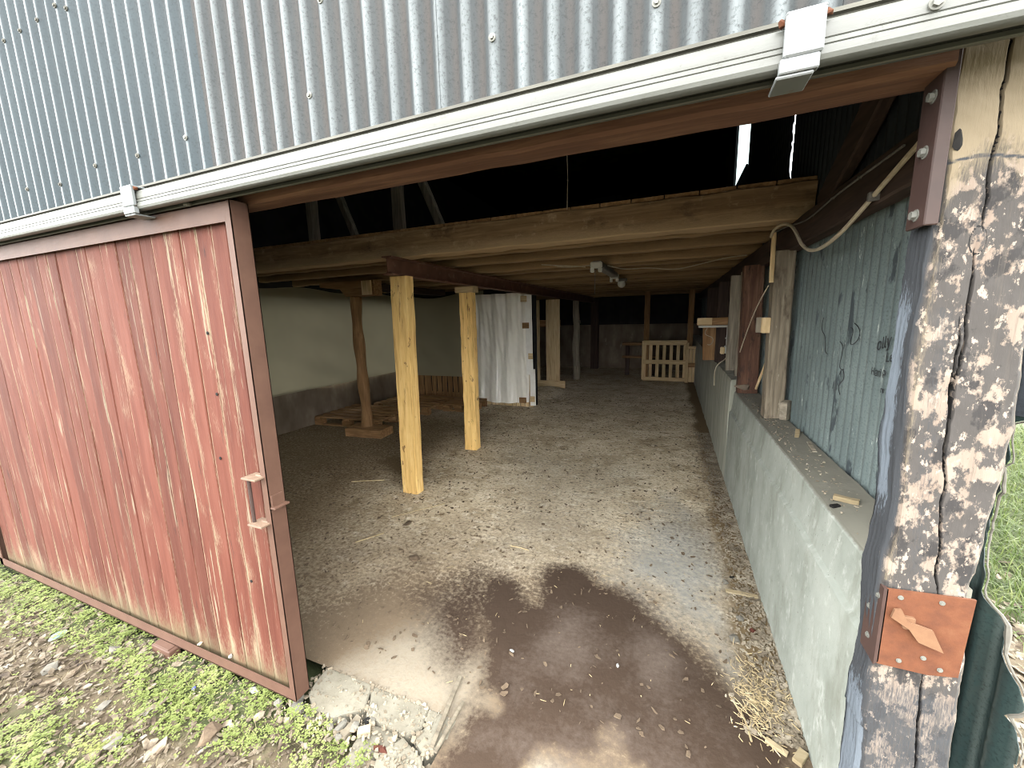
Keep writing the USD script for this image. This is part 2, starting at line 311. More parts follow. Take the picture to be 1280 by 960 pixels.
# the weathered front post: pale bare wood with black peeling tar
M_tarpost = mat('tarred_peeling_timber', [(0.3, (.21, .155, .12)), (0.5, (.28, .22, .175)), (0.75, (.34, .285, .235))], scale=(10, 10, 1.2), ns=2.2, rough=.88, bump=.5, bs=8, bdist=.005,
                speck=[((.064, .057, .052), (1.0, 1.0, .60), 30.0, .445, .50), ((.030, .027, .026), (1.2, 1, .8), 15.0, .545, .60), ((.36, .29, .235), (1.5, 1, .8), 46.0, .585, .63), ((.10, .085, .07), (30, 26, 1.0), 2.0, .58, .72)],
                attr=[('bare', (.27, .215, .14), (.7, 1.2)), ('tar', (.042, .046, .052), (.75, 1.15)), ('blue', (.17, .20, .235), (.95, 1.10)), ('crack', (.008, .007, .007), (.95, 1.1))], k=0.490)
M_conc = mat('pale_green_grey_concrete', [(0.3, (.33, .36, .31)), (0.5, (.44, .475, .42)), (0.75, (.54, .57, .51))], scale=(1, 1, .7), ns=4, rough=.9, bump=.35, bs=40, bdist=.004, k=0.531,
             speck=[((.25, .26, .205), (1, 1, .35), 7, .52, .78), ((.64, .67, .61), (1, 1, .6), 22, .56, .74), ((.17, .17, .14), (1, 1, 1), 70, .64, .72)], attr=[('dust', (.25, .24, .195), (.7, 1.15))])
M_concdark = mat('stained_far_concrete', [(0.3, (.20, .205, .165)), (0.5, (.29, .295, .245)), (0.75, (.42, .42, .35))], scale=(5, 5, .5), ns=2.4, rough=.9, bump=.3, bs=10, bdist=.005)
M_dwarf = mat('brown_stained_dwarf_wall', [(0.3, (.11, .085, .06)), (0.55, (.17, .135, .10)), (0.78, (.26, .22, .175))], scale=(2, 2, 1), ns=2, rough=.9, bump=.3, bs=16,
              speck=[((.40, .37, .32), (3, 3, 1.0), 2.4, .66, .74)])
M_floor = mat('dirty_concrete_floor', [(0.30, (.30, .235, .15)), (0.5, (.51, .43, .305)), (0.68, (.67, .595, .46))], ns=1.7, detail=11, nrough=.72, rough=.93, bump=.5, bs=34, bdist=.006, spec=.12,
              speck=[((.22, .165, .095), (1, 1, 1), 3.4, .54, .74), ((.68, .61, .48), (1, 1.6, 1), 9, .53, .68), ((.10, .07, .04), (1, 1, 1), 24, .58, .66), ((.16, .115, .065), (1, 1.5, 1), 7, .60, .70), ((.70, .65, .55), (1, 1, 1), 60, .62, .72)],
              attr=[('falloff_tint', (.120, .090, .060), (.48, 1.2)), ('pale', (.215, .190, .148), (.60, 1.3)), ('cool', (.23, .232, .215), (.60, 1.35)), ('dirt', (.15, .108, .06), (.62, 1.2)), ('wet', (.036, .024, .0165), (.52, 1.05)), ('spot', (.080, .062, .050), (.75, 1.5))])
M_apron = mat('broken_pale_concrete', [(0.3, (.38, .34, .255)), (0.55, (.51, .47, .365)), (0.75, (.62, .585, .48))], ns=8, rough=.9, bump=.45, bs=40, bdist=.006, rand=.06, k=0.295,
              speck=[((.23, .20, .15), (1, 1, 1), 26, .60, .72)])
M_ground = mat('mossy_litter_ground', [(0.25, (.085, .062, .038)), (0.5, (.17, .13, .08)), (0.75, (.28, .23, .155))], ns=7, detail=8, rough=.95, bump=.5, bs=30, bdist=.012, k=0.409,
               attr=[('green', (.085, .105, .036), (.72, 1.25))], speck=[((.36, .31, .22), (1, 1, 1), 24, .60, .70)])
def plastic_mat(name, col, tr, rough=.35):
    return mat(name, [(0.3, tuple(.86 * c for c in col)), (0.7, col)], ns=1.2, rough=rough, bump=.2, bs=5, bdist=.02, spec=.5, translucent=tr)
M_sheetL = plastic_mat('milky_plastic_sheet', (.275, .25, .17), .020)
M_sheetW = plastic_mat('white_plastic_sheet', (.94, .91, .82), .06, .16)
M_skyl = plastic_mat('clouded_rooflight_plastic', (.19, .235, .235), .85, .4)
M_whiteboard = mat('white_lath', [(0.3, (.82, .81, .76)), (0.7, (.92, .91, .86))], ns=10, rough=.6, bump=.1)

for ax in 'xyz': WY['weather' + ax] = wood('weathered_outdoor_wood_' + ax, (.055, .046, .034), (.11, .093, .068), (.17, .148, .112), ax)
M_dry = mat('dry_stem_brown', [(0.3, (.14, .115, .06)), (0.7, (.24, .205, .12))], ns=30, rough=.8, bump=0)
M_tab = mat('scuffed_bare_tab', [(0.3, (.15, .095, .062)), (0.7, (.24, .165, .115))], ns=30, rough=.6, bump=.1, k=0.500)
for ax in 'xyz': WY['out' + ax] = wood('sunbleached_pale_wood_' + ax, (.15, .115, .065), (.24, .19, .11), (.30, .25, .16), ax)
rng = np.random.default_rng(7)
def nz(p, s, seed): return meshkit.fbm(np.asarray(p) * s, 4, seed)

# ============================================================ THE SETTING
# ---- floor slab
def floor_pts(u, v): return None
xs = np.r_[np.arange(-5.3, -2.4, .06), np.arange(-2.4, .56, .03)]
ys = np.r_[np.arange(.80, 5.0, .035), np.arange(5.0, 13.3, .12)]
X, Y = np.meshgrid(xs, ys, indexing='ij')
P2 = np.stack([X.ravel(), Y.ravel(), np.zeros(X.size)], 1)
edge = (X < -.74) & (Y < 1.155)
i = np.arange(X.size).reshape(X.shape)
q = np.stack([i[:-1, :-1], i[1:, :-1], i[1:, 1:], i[:-1, 1:]], -1).reshape(-1, 4)
ex, ey = X.ravel(), Y.ravel()
lim = 1.155 + .008 * (meshkit.noise(P2 * 14, 3) - .5) * 2
keep = ~((ex[q].mean(1) < -.76) & (ey[q].mean(1) < 1.15))
q = q[keep]
zz = .012 * (nz(P2, 1.3, 11) - .5) + .006 * (nz(P2, 9, 12) - .5)
lump = np.clip(1 - ((ex + 2.5) / .45) ** 2 - ((ey - 7.9) / .8) ** 2, 0, 1) * .10          # trodden dirt heap by the board fence
zz = zz + lump * (.7 + .6 * nz(P2, 7, 5))
V = np.stack([ex, ey, zz], 1)
def blob(pg, soft, s, seed, amp):
    pg = Polygon(pg)
    w = amp * (np.stack([nz(P2, s, seed), nz(P2, s, seed + 9)], 1) - .5) * 2
    import shapely
    pt = shapely.points(P2[:, 0] + w[:, 0], P2[:, 1] + w[:, 1])
    d = np.where(shapely.contains(pg, pt), 1, -1) * shapely.distance(pg.exterior, pt)
    return np.clip(.5 + d / soft, 0, 1)
wet = np.maximum(blob([(-.68, .7), (-.66, 1.35), (-.75, 1.5), (-.92, 1.72), (-.98, 1.98), (-.86, 1.98), (-.72, 1.86), (-.62, 1.86), (-.64, 2.02), (-.66, 2.2), (-.52, 2.25), (-.36, 2.16), (-.12, 2.06), (.10, 1.86), (.24, 1.70), (.32, 1.58), (.42, 1.50), (.46, .7)], .22, 6, 21, .06),
                 .55 * blob([(-1.30, 1.75), (-1.05, 2.05), (-.9, 1.98), (-.75, 1.5), (-.9, 1.35), (-1.1, 1.5)], .3, 4, 25, .1))
wet = wet * (1 - .9 * blob([(-.54, .7), (-.44, 1.17), (-.30, 1.20), (-.22, 1.26), (-.14, 1.36), (-.02, 1.27), (-.03, .7)], .06, 9, 31, .07)) * (1 - .8 * blob([(-.72, 1.25), (-.66, 1.33), (-.57, 1.28), (-.6, 1.2)], .05, 9, 32, .03))
wet = np.clip(wet * (.80 + .40 * nz(P2, 2.6, 71)), 0, 1)
spot = np.clip(blob([(-.66, 1.1), (-.66, 1.9), (-.1, 2.1), (.35, 1.5), (.4, .9)], .2, 4, 75, .1) * (nz(P2, 4.5, 76) * 1.5 - .28), 0, 1)
falloff_tint = np.clip((2.9 - ey + 1.1 * (nz(P2, 1.4, 77) - .5)) / 1.6, 0, 1) * .8  # floor colour darkened towards the door to even out the light falloff
dirt = np.clip((ex - .30 + .16 * (nz(P2, 3, 41) - .5)) / .14, 0, 1) * np.clip((ey - 1.5) / .4, 0, 1) * .9
dirt = np.maximum(dirt, .62 * np.clip((-1.75 - ex + .7 * (nz(P2, 1.5, 43) - .5)) / 1.2, 0, 1) * np.clip((6.6 - ey) / 1.6, 0, 1))
dirt = np.maximum(dirt, .35 * np.clip((ey - 8.2) / 2.5, 0, 1)); dirt = np.maximum(dirt, .75 * blob([(-3.3, 3.1), (-2.5, 3.0), (-2.4, 3.5), (-3.2, 3.8)], .4, 2, 44, .3))
dirt = np.maximum(dirt, .45 * blob([(.1, 3.0), (.5, 2.6), (.5, 6.5), (.2, 6.0)], .5, 3, 45, .3))
cool = .7 * blob([(-.25, 2.3), (.05, 2.1), (.40, 1.75), (.42, 3.0), (.0, 3.6), (-.2, 3.0)], .45, 4, 51, .2)
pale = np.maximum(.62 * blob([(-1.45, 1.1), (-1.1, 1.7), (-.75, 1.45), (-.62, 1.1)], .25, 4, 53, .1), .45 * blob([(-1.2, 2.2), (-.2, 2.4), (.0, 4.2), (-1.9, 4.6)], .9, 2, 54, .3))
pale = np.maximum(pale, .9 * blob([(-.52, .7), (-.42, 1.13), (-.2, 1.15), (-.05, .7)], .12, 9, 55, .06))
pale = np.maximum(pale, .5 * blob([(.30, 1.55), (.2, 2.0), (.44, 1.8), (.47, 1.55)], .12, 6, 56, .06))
fl = part('floor', trimesh.Trimesh(V, np.vstack([q[:, [0, 1, 2]], q[:, [0, 2, 3]]]), process=False), M_floor, smooth=True, kind='structure', label='dirty concrete barn floor with a dark wet patch in the doorway', var=dict(wet=wet, dirt=dirt, cool=cool, pale=pale, falloff_tint=falloff_tint, spot=spot))

# ---- outside ground, fine near the doorway
def gz(x, y):
    p = np.stack([x, y, np.zeros_like(x)], 1)
    return -.035 + .05 * (nz(p, 2.2, 61) - .5) + .035 * (nz(p, 9, 62) - .5) + .012 * (nz(p, 34, 63) - .5)
xs = np.r_[-60, -20, -8, np.arange(-5.6, .6, .035), np.arange(.6, 5, .08), 8, 20, 60]; ys = np.r_[-60, -15, -4, np.arange(-1.0, 1.16, .03), np.arange(1.16, 8, .12), 12, 25, 70]
X, Y = np.meshgrid(xs, ys, indexing='ij'); ex, ey = X.ravel(), Y.ravel()
zz = gz(ex, ey)
zz = np.where((ex > -5.5) & (ex < .70) & (ey > 1.0), zz - .07, zz)
zz = np.where((ex > -1.50) & (ex < .70) & (ey > .86), np.minimum(zz, -.05), zz)
zz = np.where((ex > -5.5) & (ex < .70) & (ey > 1.3), -.3, zz)
i = np.arange(X.size).reshape(X.shape)
q = np.stack([i[:-1, :-1], i[1:, :-1], i[1:, 1:], i[:-1, 1:]], -1).reshape(-1, 4)
p3 = np.stack([ex, ey, 0 * ex], 1)
def greenness(x, y):
    p = np.stack([x, y, np.zeros_like(x)], 1)
    base = nz(p, 1.7, 66) * 1.3 + .35 * nz(p, 6, 67) - .36
    path = np.clip(1 - np.abs((y - (.62 - .06 * (x + 1.5))) / .16), 0, 1) * np.clip((x + 3.2) / .6, 0, 1)    # litter trail
    near = np.clip((y - .72) / .15, 0, 1) * .25
    g = base + near - .45 * path
    return np.where(x > .6, np.clip((x - 1.55 + .3 * (nz(p, 2, 68) - .5)) / .3, 0, 1), np.clip(g, 0, 1) * np.clip((-1.30 - x) / .2 + (y < .97) * 2, 0, 1))
part('ground', trimesh.Trimesh(np.stack([ex, ey, zz], 1), np.vstack([q[:, [0, 1, 2]], q[:, [0, 2, 3]]]), process=False), M_ground, smooth=True, kind='structure', label='mossy ground with wood litter in front of the barn', var=dict(green=greenness(ex, ey)))

# ---- broken concrete apron in front of the floor joint
ap = thing('apron', 'broken pale concrete apron along the door threshold', None, (-1, 1.05, 0), kind='structure')
slabs = [[(-1.435, 1.148), (-1.18, 1.152), (-1.13, 1.06), (-1.22, .985), (-1.34, .975), (-1.405, 1.02), (-1.43, 1.08)],
         [(-1.175, 1.152), (-.88, 1.15), (-.86, 1.07), (-.90, 1.03), (-1.02, 1.035), (-1.10, 1.03), (-1.12, 1.07)],
         [(-.872, 1.15), (-.745, 1.15), (-.74, 1.06), (-.80, 1.00), (-.87, 1.03), (-.85, 1.08)],
         [(-.91, 1.02), (-.81, .99), (-.76, .93), (-.80, .85), (-.93, .86), (-.965, .95)],
         [(-1.10, 1.02), (-.985, 1.025), (-.92, 1.02), (-.97, .93), (-.98, .86), (-1.06, .87), (-1.08, .94)]]
for k, s in enumerate(slabs):
    pg = Polygon(s).buffer(.001)
    c = np.array(pg.exterior.coords); dens = []
    for a, b in zip(c[:-1], c[1:]):
        for t in np.linspace(0, 1, 5)[:-1]: dens.append(a + (b - a) * t)
    dens = np.array(dens); dens += .010 * (np.stack([meshkit.noise(np.c_[dens * 30, 0 * dens[:, 0]], 5 + k), meshkit.noise(np.c_[dens * 30, 0 * dens[:, 0]], 9 + k)], 1) - .5)
    pg = Polygon(dens).buffer(0)
    if pg.geom_type != 'Polygon': pg = max(pg.geoms, key=lambda g: g.area)
    tz = [.0, -.002, -.003, -.008, -.018, -.010, -.012][k]
    m = poly(pg, -.10, .10 + tz)
    m2 = poly(pg.buffer(-.004), tz, .002); part('slab', [m, m2], M_apron, ap)
# rubble along the apron edge
rock_pts = [(-1.44, .99, .028), (-1.40, .955, .034), (-1.47, 1.02, .026), (-1.33, .945, .022), (-1.17, .965, .030), (-1.12, .985, .02), (-1.07, 1.03, .018), (-1.50, .945, .02), (-1.145, .93, .018), (-1.21, .95, .016)]
def rock(c, r, seed, flat=.6):
    g = np.random.default_rng(seed * 13 + 5); v = g.normal(size=(16, 3)); v /= np.linalg.norm(v, axis=1, keepdims=True)
    v *= (.75 + .3 * g.random(16))[:, None] * np.array([1, .8, flat]) * r
    a = g.random() * 6.28; v[:, :2] = v[:, :2] @ np.array([[math.cos(a), -math.sin(a)], [math.sin(a), math.cos(a)]])
    return trimesh.convex.convex_hull(v + np.asarray(c))
for k, (x, y, r) in enumerate(rock_pts):
    part('rubble_stone', rock((x, y, -.005), r * 1.25, k + 3), M_stone, None, cat='stone', label='pale rubble stone lying along the edge of the broken concrete apron', group='rubble along the apron edge')

# ---- concrete dwarf wall on the right with its ledge
def prism_y(prof, y0, y1, n, rough, seed):
    """closed (x,z) profile swept along y with a little noise, capped"""
    k = len(prof); V = np.array([(x, y, z) for y in np.linspace(y0, y1, n) for x, z in prof])
    V = V + rough * (np.stack([nz(V, 5, seed), nz(V, 5, seed + 1), nz(V, 5, seed + 2)], 1) - .5) * np.array([2, 0, 2])
    F = []
    for a in range(n - 1):
        for j in range(k):
            p, r_ = a * k + j, a * k + (j + 1) % k
            F += [(p, p + k, r_), (r_, p + k, r_ + k)]
    cp = trimesh.creation.triangulate_polygon(Polygon(prof), engine='earcut')
    # map cap vertices to profile indices
    idx = [int(np.argmin([np.hypot(a[0] - b[0], a[1] - b[1]) for b in prof])) for a in cp[0]]
    for f in cp[1]: F += [tuple(idx[t] for t in f), tuple(idx[t] + (n - 1) * k for t in f[::-1])]
    m = trimesh.Trimesh(V, F, process=False); m.fix_normals(); return m
pr = [(.525, -.2), (.525, .2), (.527, .45), (.53, .685), (.546, .70), (.556, .80), (.558, .865), (.568, .878), (.62, .888), (.66, .893), (.725, .90), (.725, -.2)]
cw = thing('wall_right', 'low pale concrete wall with a ledge under the green-grey cladding', None, (.6, 1.25, 0), kind='structure')
nw = prism_y(pr, 1.245, 4.08, 60, .006, 81)
part('near_wall', nw, M_conc, cw, var=dict(dust=np.clip((nw.vertices[:, 2] - .868) / .012, 0, 1)))
pr2 = [(.522, -.2), (.526, .3), (.518, .6), (.524, .96), (.53, .985), (.6, .99), (.725, .99), (.725, -.2)]
part('far_wall', prism_y(pr2, 4.085, 12.3, 90, .014, 85), M_concdark, cw)

# ---- right-hand cladding (one skin: seen inside above the ledge, torn at the corner)
XR = .745
def right_sheet(y0, y1, z0, z1, rows=8):
    n = max(8, int((y1(.5) - y0(.5)) / PITCH * 8)) if callable(y0) else max(8, int((y1 - y0) / .075 * 8))
    f0 = y0 if callable(y0) else (lambda z: y0 + 0 * z); f1 = y1 if callable(y1) else (lambda z: y1 + 0 * z)
    def fn(u, v):
        z = z0 + (z1 - z0) * v; y = f0(z) + (f1(z) - f0(z)) * u
        x = XR + .008 * np.sin(2 * PI * y / .075)
        return np.stack([x, y, z], 1)
    return fn, n
cl = thing('wall_right', 'green-grey corrugated cladding of the right side above the concrete ledge', None, (XR, 1.2, 0), kind='structure')
tz_ = [-.1, .37, .66, .77, .88, 1.0, 1.12, 1.25, 1.33, 1.37, 1.42, 5.0]; ty_ = [1.16, 1.135, 1.15, 1.185, 1.235, 1.285, 1.27, 1.245, 1.235, 1.20, 1.13, 1.12]
def torn(z): return np.interp(z, tz_, ty_) + (.030 * (meshkit.noise(np.stack([z * 19, 0 * z, 0 * z], 1), 4) - .5) + .020 * (meshkit.noise(np.stack([z * 55, 0 * z, 0 * z], 1), 6) - .5)) * (z < 1.36)
def slitedge(z): return 3.565 + np.clip((z - 2.47) / .75, 0, 1.3) * .055 * (1 + .5 * np.sin(z * 52)) + .008 * np.sin(z * 34) * (z > 2.47)
C = lambda v: (lambda z: v + 0 * z)
SH = [(torn, C(1.42), -.05, 1.36, 110, 'g'), (C(1.12), C(1.42), 1.35, 2.14, 4, 'd'), (C(1.41), C(1.97), .85, 2.14, 4, 'i'), (C(1.12), C(1.97), 2.13, 5.0, 4, 'd')]
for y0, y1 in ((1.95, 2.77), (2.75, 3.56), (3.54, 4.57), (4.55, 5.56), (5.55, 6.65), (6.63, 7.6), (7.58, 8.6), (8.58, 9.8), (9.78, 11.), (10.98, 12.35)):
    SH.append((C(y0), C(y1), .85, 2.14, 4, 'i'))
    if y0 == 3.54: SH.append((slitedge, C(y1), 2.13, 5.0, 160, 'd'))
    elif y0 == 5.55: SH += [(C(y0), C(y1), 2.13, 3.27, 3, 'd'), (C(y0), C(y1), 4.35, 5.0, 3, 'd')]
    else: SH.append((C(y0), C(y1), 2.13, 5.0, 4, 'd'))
for f0, f1, z0, z1, rows, mk in SH:
    w = float(f1(np.array([1.8]))[0] - f0(np.array([1.8]))[0]); n = int(w / .075 * 8)
    def fn(u, v):
        z = z0 + (z1 - z0) * v
        y = f0(z) + (f1(z) - f0(z)) * u
        x = XR + (.0085 if mk != 'i' else .006) * np.sin(2 * PI * y / .075)
        if mk == 'g': x = x + .035 * np.clip((1.30 - y) / .16, 0, 1) * np.clip((1.4 - z) / .3, 0, 1)
        return np.stack([x, y, z], 1)
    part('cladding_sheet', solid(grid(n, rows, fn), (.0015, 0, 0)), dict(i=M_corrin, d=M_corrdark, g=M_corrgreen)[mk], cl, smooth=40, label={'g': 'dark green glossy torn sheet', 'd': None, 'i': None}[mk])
zt = np.linspace(0, 1.36, 90)
yt = torn(zt)
part('torn_edge', tube(np.stack([XR + .006 + .0085 * np.sin(2 * PI * yt / .075) + .035 * np.clip((1.30 - yt) / .16, 0, 1) * np.clip((1.4 - zt) / .3, 0, 1), yt - .002, zt], 1), .0016 + .006 * meshkit.noise(np.stack([zt * 17, 0 * zt, 0 * zt], 1), 8) ** 3, 6), M_stone, cl, label='whitish ragged torn edge')
wn = thing('window_1', 'clouded pale rooflight panel high in the dark right side wall', None, (XR, 6.1, 3.8), kind='structure')
part('pane', grid(60, 3, lambda u, v: np.stack([XR + .006 * np.sin(u * 1.1 / .075 * 2 * PI), 5.55 + 1.1 * u, 3.27 + 1.08 * v], 1)), M_skyl, wn, smooth=True)
part('window_frame', [cbox((XR - .03, 6.62, 3.2), (XR - .005, 6.68, 4.4)), cbox((XR - .03, 5.53, 3.23), (XR - .01, 6.66, 3.27))], M_soot, wn)

# ---- left wall: dwarf wall, translucent plastic above, boards above that
lw = thing('wall_left', 'brown stained dwarf wall under milky plastic sheeting on the left', None, (-5.24, 4, 0), kind='structure')
part('dwarf_wall', prism_y([(-5.24, -.2), (-5.235, .3), (-5.245, .585), (-5.26, .60), (-5.42, .60), (-5.42, -.2)], 1.12, 6.9, 50, .012, 91), M_dwarf, lw)
part('dwarf_wall', cbox((-5.42, 6.9, -.2), (-5.24, 12.4, 2.2)), M_concdark, lw)
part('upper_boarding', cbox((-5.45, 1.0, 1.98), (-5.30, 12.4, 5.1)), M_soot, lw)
def plast(u, v):
    y = 1.14 + 5.56 * u; z = .565 + (2.125 - .565) * v
    p = np.stack([y * .9, z * 1.5 + y * .8, 0 * y], 1)
    x = -5.215 + .05 * (meshkit.fbm(p, 3, 5) - .5) + .02 * np.sin((y * .8 + z * 2.2) * 5) * (1 - v) * np.exp(-((y - 5.0) / 1.2) ** 2)
    zt = z - .05 * v * (np.sin(y * 2.1) ** 2)
    return np.stack([x, y, zt], 1)
part('plastic_sheet', grid(120, 30, plast), M_sheetL, lw, smooth=True)

# ---- partition at the back of the left bay
bp = thing('wall_back', 'plastic covered partition at the back of the left bay', None, (-4.2, 6.7, 0), kind='structure')
def plast2(u, v):
    x = -5.22 + 2.02 * u; z = .50 + 1.60 * v
    p = np.stack([x * 1.3 + z, z * 1.2, 0 * x], 1)
    y = 6.61 + .05 * (meshkit.fbm(p * 1.4, 3, 9) - .5) + .03 * np.sin((x + z * .6) * 9) * np.exp(-((x + 5.0) / .35) ** 2)
    return np.stack([x, y, z - .10 * v * np.sin(np.clip(u * 1.1, 0, 1) * PI) ** 2], 1)
part('plastic_sheet', grid(60, 24, plast2), M_sheetL, bp, smooth=True)
part('backing_board', cbox((-5.24, 6.74, 0), (-2.25, 6.79, 2.12)), M_soot, bp)
for k, (x0, w) in enumerate([(-5.20, .17), (-5.02, .19), (-4.82, .16), (-4.65, .1)]):
    part('plank', beam((x0 + w / 2, 6.70, .01), (x0 + w / 2, 6.70, .56 - .02 * (k % 2)), .03, w - .012, up=(1, 0, 0), seed=k, rough=.002), WY['oldz'], bp)
part('rail', beam((-4.58, 6.72, .53), (-3.30, 6.72, .53), .035, .07, seed=8), WY['oldx'], bp)
part('rail', beam((-4.58, 6.72, .11), (-3.30, 6.72, .11), .035, .10, seed=9), WY['oldx'], bp)
for k in range(11):
    x = -4.53 + k * .122
    part('slat', beam((x, 6.69, .07), (x, 6.69, .56), .018, .098, up=(1, 0, 0), seed=20 + k, rough=.002, b=.003), WY['oldz'], bp)
for k, (x, z) in enumerate([(-5.02, .60)]):
    part('batten_block', cbox((x - .045, 6.59, z), (x + .045, 6.63, z + .06)), WY['oldx'], bp)

# ---- far back wall, roof, front wall
bw = thing('wall_back', 'dark far back wall of the barn with a grey concrete lower half', None, (-2, 12.3, 0), kind='structure')
part('lower_wall', cbox((-5.4, 12.3, -.2), (.75, 12.5, 1.32)), M_dwarf, bw)
part('backing', cbox((-5.45, 12.37, 1.3), (.8, 12.40, 5.1)), M_soot, bw)  # unseen panel added behind the boards to stop light leaking through gaps
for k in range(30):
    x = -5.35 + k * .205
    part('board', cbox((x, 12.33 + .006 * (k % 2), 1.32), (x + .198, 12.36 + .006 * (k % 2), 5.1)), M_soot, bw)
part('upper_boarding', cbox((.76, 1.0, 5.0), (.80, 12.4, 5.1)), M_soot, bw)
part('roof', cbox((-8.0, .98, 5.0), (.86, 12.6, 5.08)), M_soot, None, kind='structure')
fw = thing('wall_front', 'sooted boarding of the front wall hidden behind the red sliding door', None, (-3.8, 1.08, 0), kind='structure')
for k in range(27):
    x = -7.65 + k * .2
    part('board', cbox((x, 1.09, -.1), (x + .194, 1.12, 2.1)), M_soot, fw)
part('sill', cbox((-7.65, 1.085, -.2), (-2.3, 1.13, -.0)), M_soot, fw)
fc = thing('wall_front', 'weathered grey corrugated cladding above the door track', None, (-2, .98, 2.1), kind='structure')
for k in range(10):
    x0 = -7.6 + k * PITCH * 12; x1 = min(.80, x0 + PITCH * 12.6)
    def fn(u, v, k=k):
        x = x0 + (x1 - x0) * u
        return np.stack([x, .972 - .010 * np.sin(2 * PI * x / PITCH) - .0015 * (k % 2) + .004 * (v - .5) * 0, 2.108 + 2.95 * v], 1)
    part('cladding_sheet', solid(grid(int(12.6 * 12), 3, fn), (0, .0012, 0)), M_corr if x1 < -.85 else M_corr2, fc, smooth=40)
part('drip_flashing', sweep_x([(.985, 2.122), (.938, 2.116), (.936, 2.108), (.944, 2.107), (.950, 2.082), (.955, 2.082), (.952, 2.108), (.985, 2.112)], np.linspace(-7.6, .80, 40)), M_darkgap, fc)
scr = [(-.42, 2.25), (-.92, 2.47), (-1.01, 2.25), (-1.60, 2.24), (-1.89, 2.23), (-2.17, 2.24), (-2.43, 2.21), (-2.73, 2.23), (-2.69, 2.81), (-2.53, 2.81), (-2.40, 2.81), (-2.27, 2.82), (-2.14, 2.79), (-.06, 2.22)]
for k, (x, z) in enumerate(scr):
    x = (round((x - PITCH / 4) / PITCH) * PITCH + PITCH / 4)
    w = trimesh.creation.cylinder(.009, .003, sections=14); h = trimesh.creation.cylinder(.005, .010, sections=6); m = trimesh.util.concatenate([w, h])
    m.apply_transform(trimesh.transformations.rotation_matrix(PI / 2, (1, 0, 0))); m.apply_translation((x, .960, z))
    part('roofing_screw', m, M_bolt if (k < 4 or k > 12) else M_darkgap, fc)

# ============================================================ DOOR, TRACK, LINTEL, POST
door = thing('sliding_door', 'large red plank sliding door with a steel edge frame hanging open on the left', 'door', (-1.41, .995, 0))
D0, D1, DB = .960, 1.030, .02
seams = [-4.15, -4.03, -3.90, -3.78, -3.65, -3.53, -3.40, -3.28, -3.16, -3.07, -2.97, -2.86, -2.77, -2.69, -2.59, -2.50, -2.42, -2.30, -2.18, -2.09, -2.01, -1.93, -1.83, -1.745, -1.65, -1.56, -1.475, -1.437]
R = random.Random(4)
for k in range(len(seams) - 1):
    x0, x1 = seams[k] + .0008, seams[k + 1] - .0008
    yf = .982 + R.choice([0, 0, .002, .003]); yb = yf + .02
    zs = np.linspace(.03, 2.0, 16); e0, e1 = R.uniform(.15, .5), R.uniform(.0, .35)
    prof = [(x0, yb, 0), (x0, yf + .0035, e0), (x0 + .0028, yf, e0), (x0 + .012, yf, e0 * .25), ((x0 + x1) / 2, yf - .0008, 0), (x1 - .010, yf, e1 * .25), (x1 - .0028, yf, e1), (x1, yf + .0035, e1), (x1, yb, 0)]
    V, W, RO = [], [], []
    for z in zs:
        for (x, y, w) in prof:
            V.append((x, y + .0012 * math.sin(7 * z + k), z)); W.append(max(0, w + (.25 if R.random() < .12 else 0) + .35 * max(0, (.35 - z) / .35)))
            RO.append(max(0, .62 - (z - .03) / R.uniform(.22, .42)))
    n = len(prof); F = []
    for i_ in range(len(zs) - 1):
        for j in range(n - 1):
            a = i_ * n + j; F += [(a, a + 1, a + n), (a + 1, a + 1 + n, a + n)]
        a = i_ * n; F += [(a + n - 1, a, a + 2 * n - 1), (a, a + n, a + 2 * n - 1)]
    m = trimesh.Trimesh(V, F, process=False)
    part('plank', m, M_red, door, var=dict(wear=W, rot=RO))
def mitre_bar(pts2, y0, y1):     # polygon in xz extruded along y
    m = trimesh.creation.extrude_polygon(Polygon(pts2), y1 - y0, engine='earcut')
    v = m.vertices.copy(); m.vertices = np.stack([v[:, 0], y0 + v[:, 2], v[:, 1]], 1); m.fix_normals(); return m
part('top_rail', [mitre_bar([(-4.2, 2.02), (-1.41, 2.02), (-1.44, 1.95), (-4.2, 1.95)], D0, D0 + .005), cbox((-4.2, D0, 2.014), (-1.412, D1, 2.02), .001)], M_redsteel, door)
part('bottom_rail', [mitre_bar([(-4.2, DB), (-1.41, DB), (-1.438, DB + .052), (-4.2, DB + .052)], D0, D0 + .005), cbox((-4.2, D0, DB), (-1.412, D1, DB + .006), .001)], M_redsteel, door)
part('edge_stile', [mitre_bar([(-1.41, DB + .001), (-1.41, 2.019), (-1.438, 1.951), (-1.438, DB + .053)], D0 - .0005, D0 + .005), cbox((-1.416, D0, DB), (-1.41, D1, 2.02), .001), cbox((-1.44, D1 - .005, DB), (-1.41, D1, 2.02), .001)], M_redsteel, door)
part('edge_stile', [cbox((-4.2, D0, DB), (-4.16, D0 + .006, 2.02), .001), cbox((-4.2, D0, DB), (-4.194, D1, 2.02), .001)], M_redsteel, door)
hd = part('pull_handle', tube([(-1.487, .945, .835), (-1.487, .945, 1.02)], .0065, 8), M_dirtsteel, door, smooth=40)
for z in (.832, 1.022):
    part('handle_tab', [cbox((-1.497, .922, z - .004), (-1.418, .984, z + .004), .002), cbox((-1.465, .955, z - .004), (-1.43, .985, z + .008), .003)], M_tab, hd, label='scuffed bare metal handle tab')
part('latch_bracket', [cbox((-1.412, .962, .892), (-1.385, 1.028, .9), .002), cbox((-1.412, .967, .895), (-1.403, 1.022, .945), .002)], M_redsteel, door)
